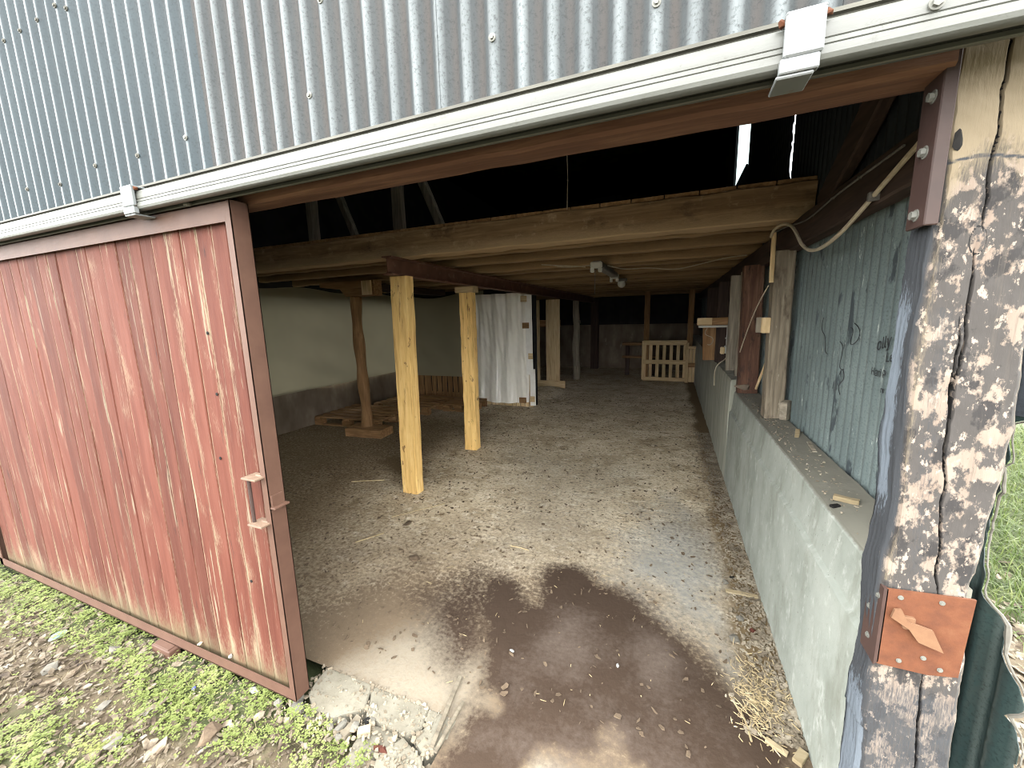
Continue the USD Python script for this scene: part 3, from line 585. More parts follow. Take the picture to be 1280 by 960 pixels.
part('roller_hanger', [tube([(-1.60, .945, 2.015), (-1.60, .945, 2.07)], .006, 8), cbox((-1.612, .935, 2.018), (-1.588, .955, 2.026), .002)], M_bolt, door)
part('roller_hanger', [tube([(-3.7, .945, 2.015), (-3.7, .945, 2.07)], .006, 8), cbox((-3.712, .935, 2.018), (-3.688, .955, 2.026), .002)], M_bolt, door)
for x, z in [(-1.66, 1.57), (-1.70, 1.06), (-1.66, 1.33), (-1.62, .52)]:
    part('knot_hole', trimesh.creation.icosphere(1, .007).apply_transform(trimesh.transformations.scale_matrix(.35, direction=(0, 1, 0))).apply_translation((x, .981, z)), M_black, door)
gb = thing('floor_guide', 'small red-brown guide block under the bottom edge of the sliding door', 'door guide', (-2.30, .95, -.03))
part('block', cbox((-2.385, .925, -.035), (-2.235, .975, .014), .004), M_redsteel, gb)
part('top_plate', cbox((-2.37, .93, .012), (-2.25, .97, .019), .002), M_redsteel, gb)

tr = thing('door_track', 'long pale galvanised sliding-door track under the corrugated cladding', 'door track', (-2.5, .94, 2.05))
prof = [(.968, 2.092), (.930, 2.092), (.916, 2.089), (.907, 2.082), (.903, 2.070), (.903, 2.056), (.905, 2.0545), (.903, 2.053), (.902, 2.046), (.904, 2.0445), (.902, 2.043), (.900, 2.036), (.899, 2.029), (.902, 2.022), (.909, 2.018), (.920, 2.018), (.923, 2.024), (.915, 2.027), (.915, 2.078), (.930, 2.084), (.962, 2.084), (.962, 2.030), (.968, 2.030)]
part('track', sweep_x(prof, np.linspace(-7.6, .84, 60)), M_galv, tr, smooth=30)
part('back_flange', cbox((-7.6, .958, 2.022), (.84, .968, 2.033), .002), M_galv, tr)
for x0, x1 in ((.160, .218), (-1.872, -1.805)):
    bk = part('bracket', [cbox((x0, .886, 2.030), (x1, .899, 2.099), .003), cbox((x0 - .004, .888, 2.006), (x1 - .004, .905, 2.030), .002), cbox((x0, .886, 2.094), (x1, .96, 2.100), .002), cbox((x0 - .008, .892, 2.000), (x1 - .010, .955, 2.006), .002)], M_zinc, tr)
    for xx in (x0 - .004, x1 + .004):
        part('rust_weld', rock((xx, .899, 2.090), .009, int(abs(xx) * 100), .9), M_rust, bk)
def bolt(c, axis, r=.011, L=.010):
    w = trimesh.creation.cylinder(r * 1.45, .003, sections=18); h = trimesh.creation.cylinder(r, L, sections=6); h.apply_translation((0, 0, L / 2))
    m = trimesh.util.concatenate([w, h]); m.apply_transform(trimesh.geometry.align_vectors((0, 0, 1), axis)); m.apply_translation(c); return m
part('bolt', bolt((.362, .901, 2.066), (0, -1, 0), .007, .006), M_bolt, tr)

li = thing('lintel', 'long rusty brown beam over the doorway behind the track', 'beam', (-1, 1.07, 2.02))
part('timber', beam((-5.4, 1.075, 2.11), (.452, 1.075, 2.11), .09, .178, b=.008, rough=.003, seg=.05, nscale=9, seed=5), wood('red_brown_lintel_timber', (.055, .024, .015), (.095, .044, .027), (.16, .088, .052), 'x', rand=0), li)

# ---- corner post
pt = thing('corner_post', 'thick weathered corner post with black peeling tar and deep cracks, right of the doorway', 'post', (.54, 1.09, 0))
cracks = [([1.26, 1.297, 1.348, 1.464, 1.543, 1.62, 1.709], [.5325, .532, .528, .531, .533, .528, .525], .0026, .030), ([1.735, 1.777, 1.862, 1.915, 2.044, 2.3], [.531, .531, .530, .532, .529, .532], .0026, .030),
          ([.96, 1.009, 1.065, 1.174, 1.262, 1.381, 1.543, 1.58], [.556, .553, .549, .541, .536, .526, .524, .521], .0024, .026), ([.2, .535, .664, .779, .80], [.572, .568, .562, .555, .555], .0024, .024)]
zs = np.linspace(-.1, 2.25, 520)
nf, ns_, nb = 110, 14, 6
n1 = lambda a, z, b, sd=17: meshkit.noise(np.stack([a + 0 * z, z, b + 0 * z], 1), sd) - .5
xl = .462 + .010 * n1(0, zs * 6, 0) + .004 * (zs < .6); xr = .622 + .010 * n1(3, zs * 6, 0) + .022 * n1(0, zs * 3.1, 4, 6) + .006 * n1(1, zs * 19, 4, 6)
yf, yb = 1.048 + 0 * zs, 1.135 + .012 * n1(6, zs * 6, 2); b = .010
uf = np.linspace(0, 1, nf)[None]; ub = np.arange(nb)[None] / (nb - 1); us = np.arange(ns_)[None] / (ns_ - 1); c_ = lambda a: a[:, None]
RX = np.hstack([c_(xl) + b + (c_(xr - xl) - 2 * b) * uf, c_(xr) + 0 * ub, c_(xr) - .01 - (c_(xr - xl) - .02) * ub, c_(xl) + .004 * np.sin(np.arange(ns_)[None] * 2.2 + c_(zs) * 9)])
RY = np.hstack([c_(yf) + 0 * uf, c_(yf) + b + (c_(yb - yf) - b) * ub, c_(yb) + 0 * ub, c_(yb) - (c_(yb - yf) - b) * us])
ID = np.r_[np.zeros(nf), np.ones(nb), 2 * np.ones(nb), 3 * np.ones(ns_)][None] + 0 * c_(zs); ZZ = c_(zs) + 0 * RX
fr = ID == 0; CR = 0 * RX
for cz, cx, wd, dp in cracks:
    cen = np.interp(zs, cz, cx) + .0016 * np.sin(zs * 47) + .003 * n1(2, zs * 30, 1); e = np.clip(np.minimum((zs - cz[0]) / .07, (cz[-1] - zs) / .07), 0, 1)
    d = np.abs(RX - c_(cen)) / (wd * np.maximum(.3, c_(e))); sft = np.where((d < 1) & fr & (c_(e) > 0), 1 - d ** 2, 0)
    RY = RY + dp * sft * c_(e); CR = np.maximum(CR, np.where(sft > .12, 1, sft))
kd = np.hypot((RX - .528) / .010, (ZZ - 1.722) / .022)
RY = RY - .005 * np.exp(-kd * kd * 2) * fr; CR = np.maximum(CR, np.exp(-((kd - 1.15) / .10) ** 2) * fr * np.where(RX < .528, 1, .8))
A = dict(crack=CR.ravel())
A['bare'] = (np.where(fr, np.clip((ZZ - 1.80 - .02 * np.sin(RX * 50)) / .13, 0, 1), np.where(ID == 1, .4, 0)) + .35 * fr * np.clip((.49 - RX) / .02, 0, 1) * (ZZ > 1.0)).ravel()
A['tar'] = (np.where(ID == 3, .75, 0) + .3 * ((ID == 1) & (ZZ < 1.86)) + fr * .50 * np.clip((.80 - ZZ) / .08, 0, 1) + fr * .34 * np.exp(-((RX - .505 - .03 * (1.3 - ZZ)) / .022) ** 2) * (ZZ < 1.6) * (ZZ > .95) + .9 * fr * np.exp(-((ZZ - 1.866 - .006 * np.sin(RX * 40)) / .003) ** 2)).ravel()
lv = np.clip((ZZ - 1.10) / .12, 0, 1) * np.clip((1.68 - ZZ) / .12, 0, 1); lv2 = np.clip((.74 - ZZ) / .1, 0, 1)
A['blue'] = (np.where(ID == 3, .30 + .42 * np.maximum(lv * np.clip((RY - 1.082) / .012, 0, 1), lv2), 0) * (ID == 3)).ravel()
n = RX.shape[1]; V = np.stack([RX.ravel(), RY.ravel(), ZZ.ravel()], 1)
V += .003 * (np.stack([nz(V, 22, 3), nz(V, 22, 4), 0 * V[:, 0] + .5], 1) - .5) * 2
aa, jj = np.meshgrid(np.arange(len(zs) - 1), np.arange(n), indexing='ij'); p0 = (aa * n + jj).ravel(); r0 = (aa * n + (jj + 1) % n).ravel()
F = np.vstack([np.stack([p0, r0, p0 + n], 1), np.stack([r0, r0 + n, p0 + n], 1)])
part('timber', trimesh.Trimesh(V, F, process=False), M_tarpost, pt, smooth=True, var=A)
ho = part('rot_hole', trimesh.Trimesh(rock((0, 0, 0), .014, 5, 1.7).vertices * np.array([.75, .3, 1]) + np.array([.478, 1.047, 1.902]), rock((0, 0, 0), .014, 5, 1.7).faces), M_black, pt, label='dark splintered hole')
st = thing('strap', 'rust-brown steel strap with three bolts on the left edge of the corner post', 'steel strap', (.452, 1.07, 1.9))
part('plate', [cbox((.440, 1.036, 1.755), (.446, 1.100, 2.085), .002), cbox((.440, 1.034, 1.755), (.462, 1.040, 2.085), .002)], M_dirtsteel, st)
for z, y in ((1.990, 1.060), (1.895, 1.064), (1.780, 1.066)): part('bolt', bolt((.440, y, z), (-1, 0, 0), .008, .009), M_bolt, st)
rp = thing('rusty_plate', 'orange rusty steel plate wrapped around the corner post near its foot', 'steel plate', (.54, 1.04, .9))
part('front_plate', mitre_bar([(.468, .985), (.612, .995), (.606, .806), (.555, .795), (.468, .795)], 1.036, 1.041), M_rust, rp)
part('side_plate', mitre_bar([(.462, .985), (.470, .985), (.470, .80), (.462, .79)], 1.036, 1.105), M_dirtsteel, rp)
tb = mitre_bar([(.480, .945), (.492, .948), (.505, .922), (.548, .912), (.570, .865), (.527, .878), (.508, .905), (.476, .925)], 1.024, 1.030)
part('torn_tab', [tb, cbox((.500, 1.028, .90), (.52, 1.038, .93), .002)], M_rustpale, rp, label='pale orange torn-up tab')
for x, z in ((.492, .97), (.56, .975), (.505, .815), (.575, .815), (.545, .835)): part('nail', bolt((x, 1.036, z), (0, -1, 0), .0035, .003), M_bolt, rp)
for y, z in ((1.055, .955), (1.085, .905), (1.075, .835)): part('nail', bolt((.462, y, z), (-1, 0, 0), .005, .004), M_bolt, rp)

# ============================================================ LOFT
mb = thing('loft_beam', 'dusty squared timber beam across the front edge of the loft', 'beam', (-2, 2.95, 2.13))
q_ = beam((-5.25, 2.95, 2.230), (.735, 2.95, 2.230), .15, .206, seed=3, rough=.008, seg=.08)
part('timber', q_, wood('loft_beam_wood', (.10, .058, .028), (.19, .117, .060), (.30, .195, .108), 'x', rand=0, speck=[((.36, .26, .16), (3, 3, 3), 3.0, .58, .74), ((.06, .035, .02), (2, 3, 3), 2.0, .56, .72)], attr=[('bounce', (.36, .255, .15), (.55, 1.3))]), mb, var=dict(bounce=bounce_attr(q_)))  # paler underside is floor-bounce light put into the colour
RJ = random.Random(8)
nj = 18
for k in range(nj):
    y = 3.42 + k * .5 + RJ.uniform(-.02, .02); zj = 2.248 + RJ.choice([-.028, -.006, .0, .002, -.016])
    ORD = 'first second third fourth fifth sixth seventh eighth ninth tenth eleventh twelfth thirteenth fourteenth fifteenth sixteenth seventeenth eighteenth'.split()
    j = thing('ceiling_joist', f'dusty brown ceiling joist, {ORD[k]} behind the front loft beam counted from the doorway', 'joist', (-2, y, 2.13), 'joists under the loft floor')
    wj = RJ.uniform(.07, .12)
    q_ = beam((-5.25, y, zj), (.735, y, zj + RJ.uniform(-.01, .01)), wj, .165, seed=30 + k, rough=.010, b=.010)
    part('timber', q_, WY['joist'], j, var=dict(bounce=bounce_attr(q_)))
lf = thing('loft_floor', 'old board floor of the loft on top of the joists', 'loft floor', (-2, 7, 2.34))
for k in range(29):
    x = -5.25 + k * .207
    part('board', cbox((x, 2.90, 2.334), (x + .2, 12.3, 2.36), .002), WY['oldy'], lf)
ib = thing('steel_beam', 'brown steel I-beam carrying the loft joists over the pale posts', 'beam', (-2.2, 6, 1.98))
w_, h_, tw, tf = .10, .150, .007, .011; zb = 1.975
pi_ = [(-w_ / 2, 0), (w_ / 2, 0), (w_ / 2, tf), (tw / 2 + .008, tf + .004), (tw / 2, tf + .012), (tw / 2, h_ - tf - .012), (tw / 2 + .008, h_ - tf - .004), (w_ / 2, h_ - tf), (w_ / 2, h_), (-w_ / 2, h_), (-w_ / 2, h_ - tf), (-tw / 2 - .008, h_ - tf - .004), (-tw / 2, h_ - tf - .012), (-tw / 2, tf + .012), (-tw / 2 - .008, tf + .004), (-w_ / 2, tf)]
part('girder', prism_y([(-2.2 + a, zb + b) for a, b in pi_], 2.74, 12.2, 12, 0, 1), M_brownsteel, ib)
ob = thing('side_beam', 'dark timber beam under the loft joists above the bark-brown round post', 'beam', (-4.0, 6, 2.07))
part('timber', beam((-4.0, 4.42, 2.082), (-4.0, 6.5, 2.082), .14, .10, seed=9, rough=.006), WY['darky'], ob)
tb2 = thing('tie_beam', 'dark brown beam along the top of the right cladding above the ledge', 'beam', (.69, 5, 2.05))
part('timber', beam((.695, 1.15, 2.052), (.695, 12.2, 2.052), .075, .165, seed=12, rough=.006), WY['darky'], tb2)
bc = thing('corner_brace', 'dark slanting brace above the right tie beam', 'brace', (.7, 2.2, 2.3))
part('timber', beam((.70, 1.35, 2.75), (.70, 2.6, 2.12), .05, .14, seed=14, rough=.006), WY['darky'], bc)
# roof frame standing on the loft at the left
for k, (x0, z0, x1, z1, w, lab) in enumerate([(-4.87, 2.36, -4.83, 4.95, .15, 'pale upright post standing in the dark loft, nearest to the door'), (-3.36, 2.36, -3.36, 4.95, .15, 'brown upright post standing in the loft above the sawn pine post'),
                                              (-4.04, 2.36, -4.98, 4.6, .085, 'slanting brace in the loft beside the pale upright'), (-2.63, 2.36, -3.75, 4.95, .10, 'slanting brace in the loft above the brown steel beam')]):
    yk = 4.5 if k < 2 else 4.63
    t = thing('loft_post' if k < 2 else 'loft_brace', lab, 'post' if k < 2 else 'brace', (x0, yk, z0))
    part('timber', beam((x0, yk, z0), (x1, yk, z1), w, .09, up=(0, 1, 0), seed=40 + k, rough=.004), WY['greyz'], t)
hs = thing('hanging_string', 'thin string hanging down from the dark roof to the loft beam', 'string', (-.72, 2.9, 2.6))
part('strand', tube([(-.715, 2.87, 2.34), (-.712, 2.87, 2.55), (-.718, 2.87, 2.8), (-.715, 2.87, 3.2)], .0022, 5), M_cable, hs)
part('knot', rock((-.713, 2.87, 2.53), .008, 3, 1), M_cable, hs)

# ============================================================ POSTS INSIDE
p1 = thing('timber_post', 'pale yellow sawn pine post under the front end of the steel beam', 'post', (-2.21, 2.91, 0))
part('timber', beam((-2.215, 2.90, -.01), (-2.185, 2.90, 1.972), .17, .11, up=(0, 1, 0), seed=51, rough=.005, seg=.06, nscale=9), M_post, p1)
p2 = thing('timber_post', 'yellow-brown sawn post with a head block, right beside the white plastic sheet', 'post', (-2.25, 4.19, 0))
part('timber', beam((-2.25, 4.19, -.01), (-2.24, 4.19, 1.90), .155, .13, up=(0, 1, 0), seed=52, rough=.006, seg=.06, nscale=9), M_post, p2)
part('head_block', beam((-2.36, 4.19, 1.935), (-2.13, 4.19, 1.935), .14, .07, seed=53), WY['palex'], p2)
p3 = thing('round_post', 'bark-brown round post with a bracket head standing on a low block in the left bay', 'post', (-4.0, 4.3, 0))
zz_ = np.linspace(.12, 1.93, 26)
part('trunk', tube(np.stack([-4.02 + .010 * np.sin(zz_ * 2.1) + .006 * np.sin(zz_ * 7), 4.3 + .012 * np.sin(zz_ * 4), zz_], 1), .076 + .008 * np.sin(zz_ * 11) - .006 * zz_ / 2, 14), WY['oldz'], p3, smooth=40)
part('bracket_head', mitre_bar([(-4.55, 2.13), (-3.62, 2.13), (-3.62, 1.935), (-4.10, 1.935), (-4.19, 2.03), (-4.55, 2.075)], 4.21, 4.37), WY['oldx'], p3)
part('cleat', beam((-3.72, 4.195, 1.94), (-3.72, 4.195, 2.125), .16, .03, up=(0, 1, 0), seed=56), WY['palez'], p3)
part('foot_block', beam((-4.25, 4.26, .055), (-3.66, 4.30, .055), .30, .12, seed=57, rough=.012), WY['oldx'], p3)
p4 = thing('round_post', 'thin dark round post past the board fence, near the dark back wall', 'post', (-2.23, 9.88, 0))
zz_ = np.linspace(-.01, 1.975, 22)
part('trunk', tube(np.stack([-2.23 + .012 * np.sin(zz_ * 6), 9.88 + 0 * zz_, zz_], 1), .09 - .01 * zz_ / 2 + .006 * np.sin(zz_ * 9), 12), WY['greyz'], p4, smooth=40)
part('knot', rock((-2.14, 9.84, 1.45), .05, 3, 1.2), WY['greyz'], p4)
for x, y, lab in ((-2.16, 12.1, 'dim squared post standing against the dark back wall'),):
    p5 = thing('timber_post', lab, 'post', (x, y, 0)); part('timber', beam((x, y, 0), (x, y, 2.13), .22, .2, up=(0, 1, 0), seed=60), WY['darkz'], p5)
for x, lab in ((-.56, 'thin brown upright post rising from the left end of the slatted gate'), (.40, 'thin brown upright post rising from the right end of the slatted gate')):
    p6 = thing('timber_post', lab, 'post', (x, 10.08, 0)); part('timber', beam((x, 10.08, .0), (x, 10.08, 2.13), .12, .08, up=(0, 1, 0), seed=61, rough=.004), WY['oldz'], p6)

# ---- white sheet partition
ws = thing('sheet_panel', 'white plastic sheet nailed over a partition behind the second yellow post', 'plastic sheet', (-2.8, 6.5, 0))
def wsheet(u, v):
    x = -3.34 + 1.02 * u; z = .10 + 1.92 * v
    wv = .012 * np.sin(x * 61 + 3 * np.sin(z * 1.7 + x * 3)) * meshkit.noise(np.stack([x * 4, z * 1.2, 0 * x], 1), 5) + .05 * (meshkit.fbm(np.stack([x * 7 + z * .7, z * 2.6, 0 * x], 1), 4, 18) - .5) + .036 * np.sin(x * 23 + 1.2 * np.sin(z * 2.6)) * (.4 + .6 * meshkit.noise(np.stack([x * 3, z * 1.5, 0 * x], 1), 3)) + .035 * (meshkit.fbm(np.stack([x * 4 + z, z * 2.2, 0 * x], 1), 4, 8) - .5)
    y = 6.50 - wv - .07 * (1 - v) ** 6 * np.sin(u * PI)
    return np.stack([x, y, z - .03 * (1 - v) * np.sin(u * PI)], 1)
part('sheet', grid(150, 110, wsheet), M_sheetW, ws, smooth=True)
part('edge_lath', beam((-2.29, 6.49, .60), (-2.30, 6.49, 2.0), .12, .02, up=(0, 1, 0), rough=.001, seed=3), M_whiteboard, ws)
part('edge_lath', beam((-2.23, 6.47, .05), (-2.235, 6.47, .70), .10, .02, up=(0, 1, 0), rough=.001, seed=4), M_whiteboard, ws)
for k, (x, z, w) in enumerate([(-2.37, 1.91, .11), (-2.34, 1.46, .12), (-2.26, .93, .08), (-2.42, .14, .13), (-2.24, .17, .09)]):
    part('nailing_block', cbox((x - w / 2, 6.44, z - .05), (x + w / 2, 6.462, z + .05), .003), WY['oldx'] if k in (1, 3) else WY['palex'], ws)
for k in range(13):
    x = -3.33 + k * .083
    part('slat', cbox((x, 6.56, 0), (x + .07, 6.585, .9), .003), WY['palez'], ws)

bf = thing('board_fence', 'open fence of brown upright planks on a kick board beyond the white sheet', 'fence', (-2.6, 8.6, 0))
part('kick_board', beam((-2.95, 8.52, .075), (-2.17, 8.52, .075), .04, .20, seed=71), WY['palex'], bf)
part('plank', beam((-2.84, 8.56, .1), (-2.84, 8.56, 1.972), .14, .03, up=(0, 1, 0), seed=72, rough=.003), WY['palez'], bf)
part('plank', beam((-2.46, 8.56, .1), (-2.46, 8.56, 1.972), .32, .03, up=(0, 1, 0), seed=73, rough=.003), WY['palez'], bf)
part('rail', beam((-3.1, 8.60, 1.45), (-2.3, 8.60, 1.45), .03, .15, seed=74), WY['oldx'], bf)
part('plank', beam((-3.06, 8.56, .1), (-3.06, 8.56, 1.972), .12, .03, up=(0, 1, 0), seed=75, rough=.003), WY['oldz'], bf)

# ---- gate, side fence, bench at the back
gt = thing('slatted_gate', 'pale wooden gate of upright slats across the back of the passage', 'gate', (-.14, 10, 0))
for z, h in ((.93, .11), (.47, .10), (.06, .09)): part('rail', beam((-.62, 9.98, z), (.34, 9.98, z), .03, h, seed=int(z * 100), rough=.003), WY['palex'], gt)
for k in range(7):
    x = -.60 + k * .152
    part('slat', beam((x, 10.01, .03), (x, 10.01, .97), .075 if k else .10, .022, up=(0, 1, 0), seed=80 + k, rough=.003), WY['palez'], gt)
part('stile', beam((.36, 9.96, -.02), (.36, 9.96, .93), .07, .06, up=(0, 1, 0), seed=90), WY['palez'], gt)
sf = thing('side_fence', 'short close-boarded fence piece between the slatted gate and the concrete wall', 'fence', (.5, 9.9, 0))
part('rail', beam((.38, 9.86, .83), (.76, 9.70, .84), .05, .06, seed=91), WY['palex'], sf)
for k in range(3): part('slat', beam((.435 + k * .075, 9.92, .02), (.435 + k * .075, 9.92, .82), .07, .022, up=(0, 1, 0), seed=92 + k, rough=.003), WY['palez'], sf)
part('rail', beam((.38, 9.89, .42), (.62, 9.89, .42), .03, .10, seed=96), WY['oldx'], sf)
bn = thing('trestle', 'dim wooden trestle with a shelf board standing behind the slatted gate', 'trestle', (-.9, 10.9, 0))
part('top_board', beam((-1.2, 10.9, .84), (-.3, 10.9, .84), .3, .06, seed=97), WY['oldx'], bn)
part('shelf_board', beam((-1.2, 10.85, .50), (-.3, 10.85, .50), .25, .04, seed=98), WY['oldx'], bn)
for x in (-1.08, -.4): part('leg', beam((x, 10.95, 0), (x, 10.95, .82), .10, .08, up=(0, 1, 0), seed=99), WY['darkz'], bn)

# ---- pallets in the left bay
def pallet(c, rot, label, L=1.2, W=.95):
    t = thing('pallet', label, 'pallet', (c[0], c[1], 0))
    Rm = trimesh.transformations.rotation_matrix(rot, (0, 0, 1)); Tm = trimesh.transformations.translation_matrix((c[0], c[1], 0))
    def P(name, a, b, w, h, s, m):
        q = beam(a, b, w, h, seed=s, rough=.004); q.apply_transform(Tm @ Rm); part(name, q, WY[m], t)
    for k, y in enumerate((-W / 2 + .05, 0, W / 2 - .05)):
        P('skid', (-L / 2, y, .012), (L / 2, y, .012), .10, .022, k, 'oldx')
        for j, x in enumerate((-L / 2 + .07, 0, L / 2 - .07)): P('block', (x - .07, y, .06), (x + .07, y, .06), .10, .078, k * 3 + j, 'oldx')
    for k, x in enumerate((-L / 2 + .06, 0, L / 2 - .06)): P('crossboard', (x, -W / 2, .108), (x, W / 2, .108), .12, .02, 20 + k, 'oldy')
    for k in range(6): P('deck_board', (-L / 2, -W / 2 + .06 + k * (W - .12) / 5, .128), (L / 2, -W / 2 + .06 + k * (W - .12) / 5, .128), .105, .02, 30 + k, 'oldx')
    return t
pallet((-4.62, 4.95), .06, 'brown pallet lying on the floor beside the round post, nearest to the left dwarf wall')
pallet((-4.35, 5.98), -.05, 'brown pallet lying on the floor behind the round post')
pallet((-3.42, 6.15), .04, 'brown pallet lying on the floor between the two yellow posts, against the slatted partition', L=.60, W=.6)

# ============================================================ RIGHT WALL FURNITURE
r1 = thing('wall_post', 'grey-brown squared post standing on the concrete ledge beside the green-grey cladding', 'post', (.66, 3.1, .9))
part('timber', beam((.655, 3.08, .89), (.645, 3.08, 1.97), .11, .12, up=(0, 1, 0), seed=101, rough=.006), WY['stainz'], r1)
part('foot_block', beam((.70, 3.02, .955), (.735, 3.0, .955), .10, .12, seed=102), WY['greyx'], r1)
lt = thing('lath', 'pale narrow lath fixed upright at the top of the ledge post', 'lath', (.575, 3.02, 1.95))
part('strip', beam((.578, 3.02, 1.78), (.572, 3.02, 2.085), .026, .02, up=(0, 1, 0), seed=103, rough=.001), WY['palez'], lt)
jb = thing('junction_box', 'small cream wooden block fixed to the left side of the ledge post', 'block', (.58, 3.05, 1.5))
part('body', cbox((.545, 3.01, 1.46), (.592, 3.07, 1.56), .004), WY['palez'], jb)
part('back_plate', cbox((.520, 3.05, 1.462), (.59, 3.08, 1.562), .003), WY['greyz'], jb)
r2 = thing('wall_column', 'broad rusty brown column on the far end of the concrete ledge', 'column', (.64, 3.95, .9))
part('shaft', beam((.635, 3.95, .90), (.62, 3.95, 1.98), .15, .12, up=(0, 1, 0), seed=104, rough=.006), wood('rust_brown_column_wood', (.045, .020, .013), (.10, .048, .030), (.20, .115, .075), 'z', rand=0, speck=[((.03, .018, .014), (6, 6, 2), 3.0, .54, .66)]), r2)
part('foot_crust', rock((.60, 3.90, .955), .075, 6, .5), M_dwarf, r2)
lean = thing('lath', 'thin pale lath leaning between the ledge post and the rusty column', 'lath', (.69, 3.6, .95))
part('strip', beam((.665, 3.72, .97), (.70, 3.5, 1.3), .018, .018, seed=105, rough=.001), WY['palez'], lean)
for k, (x, y, w, lab, m) in enumerate([(.60, 4.75, .10, 'brown upright plank on the far wall, right of the switch box', 'greyz'), (.60, 5.6, .16, 'dark brown upright plank on the far wall above the bracket shelf', 'darkz'), (.62, 4.35, .07, 'narrow grey upright plank beside the rusty column', 'greyz'), (.60, 6.9, .22, 'broad dim upright plank on the far wall, farthest from the doorway', 'darkz')]):
    t = thing('wall_plank', lab, 'plank', (x, y, .95)); part('board', beam((x, y, .96), (x, y, 1.97), w, .05, up=(0, 1, 0), seed=110 + k, rough=.004), WY[m], t)
hp = thing('hanging_board', 'worn brown board hanging crooked below the bracket shelf', 'board', (.48, 5.8, 1.3))
part('board', beam((.475, 5.8, .98), (.455, 5.8, 1.46), .16, .025, up=(0, 1, 0), seed=120, rough=.003), WY['oldz'], hp)
part('wire_hook', tube(smooth_path([(.43, 5.78, 1.40), (.45, 5.77, 1.30), (.50, 5.77, 1.27), (.49, 5.77, 1.20), (.44, 5.77, 1.19)], 20), .005, 6), M_cable, hp)
sh = thing('bracket_shelf', 'narrow board with a white trim edge sticking out from the right wall over the passage', 'shelf', (.5, 5.2, 1.5))
part('board', beam((.285, 5.2, 1.50), (.74, 5.2, 1.50), .06, .085, seed=121, rough=.003), WY['oldx'], sh)
part('end_block', beam((.275, 5.16, 1.50), (.43, 5.16, 1.50), .03, .085, seed=122, rough=.002), WY['palex'], sh)
part('trim', cbox((.29, 5.15, 1.43), (.62, 5.2, 1.452), .003), M_white, sh, label='white trim strip')
cdt = thing('conduit', 'white conduit pipe dropping from the bracket shelf to the switch box', 'conduit', (.60, 5.12, 1.4))
part('pipe', tube([(.598, 5.12, 1.44), (.598, 5.12, 1.22)], .016, 8), M_white, cdt, smooth=40)
part('clip', cbox((.575, 5.105, 1.30), (.62, 5.15, 1.315), .002), M_white, cdt)
sb = thing('switch_box', 'white electrical switch box with a yellowish knob on the far right wall', 'switch box', (.60, 5.1, 1.18))
part('body', cbox((.565, 5.07, 1.135), (.655, 5.13, 1.225), .008), M_white, sb)
part('knob', cbox((.525, 5.06, 1.13), (.57, 5.11, 1.21), .008), WY['palez'], sb)
cb0 = thing('cable', 'pale cable hanging from the switch box down the far concrete wall', 'cable', (.6, 5.1, 1.1))
part('sheath', tube(smooth_path([(.60, 5.06, 1.14), (.57, 5.05, 1.07), (.51, 5.03, 1.02), (.475, 5.0, .93), (.472, 4.96, .78)], 40), .0055, 8), M_cable, cb0, smooth=40)
cb1 = thing('cable', 'thick grey cable sagging from the ledge post to the strap on the corner post', 'cable', (.6, 2.2, 2))
part('sheath', tube(smooth_path([(.556, 3.02, 2.06), (.565, 2.93, 2.10), (.60, 2.78, 2.08), (.615, 2.62, 1.97), (.62, 2.47, 1.90), (.625, 2.25, 1.885), (.63, 2.05, 1.92), (.64, 1.85, 1.99), (.645, 1.65, 2.055), (.60, 1.42, 2.055), (.545, 1.22, 2.035)], 80), .0085, 8), M_cable, cb1, smooth=40)
part('clip', cbox((.625, 1.84, 1.975), (.66, 1.86, 2.005), .003), M_darkcable, cb1)
cb2 = thing('cable', 'thin dusty cable clipped along the top of the dark tie beam', 'cable', (.65, 2.4, 2.1))
c2p = smooth_path([(.580, 3.06, 2.09), (.62, 2.94, 2.10), (.648, 2.75, 2.085), (.650, 2.4, 2.09), (.650, 2.0, 2.10), (.650, 1.7, 2.10)], 40)
part('sheath', tube(c2p, .0045, 6), M_darkcable, cb2, smooth=40)
for q_ in (14, 22, 30): part('clip', rock(c2p[q_], .011, q_, .8), M_bolt, cb2)
cb3 = thing('cable', 'thin pale cable looping along the underside of the loft joists', 'cable', (-.2, 4.3, 2.1))
part('sheath', tube(smooth_path([(-1.15, 4.05, 2.12), (-.97, 4.22, 2.11), (-.82, 4.28, 2.12), (-.70, 4.27, 2.115), (-.50, 4.5, 2.085), (-.25, 4.62, 2.09), (.0, 4.7, 2.07), (.2, 4.65, 2.09), (.42, 4.42, 2.11), (.60, 4.2, 2.10)], 70), .006, 6), M_cable, cb3, smooth=40)
cb4 = thing('cable', 'thin pale cable running to the ceiling light fitting', 'cable', (-1, 3.9, 2.1))
part('sheath', tube(smooth_path([(-1.22, 3.86, 2.11), (-1.05, 3.86, 2.09), (-.90, 3.88, 2.075), (-.79, 3.885, 2.06)], 24), .006, 6), M_cable, cb4, smooth=40)
cb5 = thing('cable', 'thin cable slanting down past the rusty column to the wall', 'cable', (.5, 3.4, 1.7))
part('sheath', tube(smooth_path([(.56, 3.0, 1.76), (.55, 3.2, 1.66), (.545, 3.6, 1.42), (.55, 3.86, 1.26)], 24), .004, 6), M_cable, cb5)
lp = thing('light_fitting', 'unlit batten light fitting with white end sockets under the loft joists', 'light fitting', (-.68, 4.4, 2.1))
part('body', cbox((-.735, 3.92, 2.06), (-.645, 5.15, 2.118), .01), M_darkcable, lp)
part('end_cap', cbox((-.745, 3.87, 2.045), (-.635, 3.93, 2.105), .012), M_white, lp)
part('end_cap', cbox((-.745, 5.14, 2.045), (-.635, 5.20, 2.105), .012), M_white, lp)
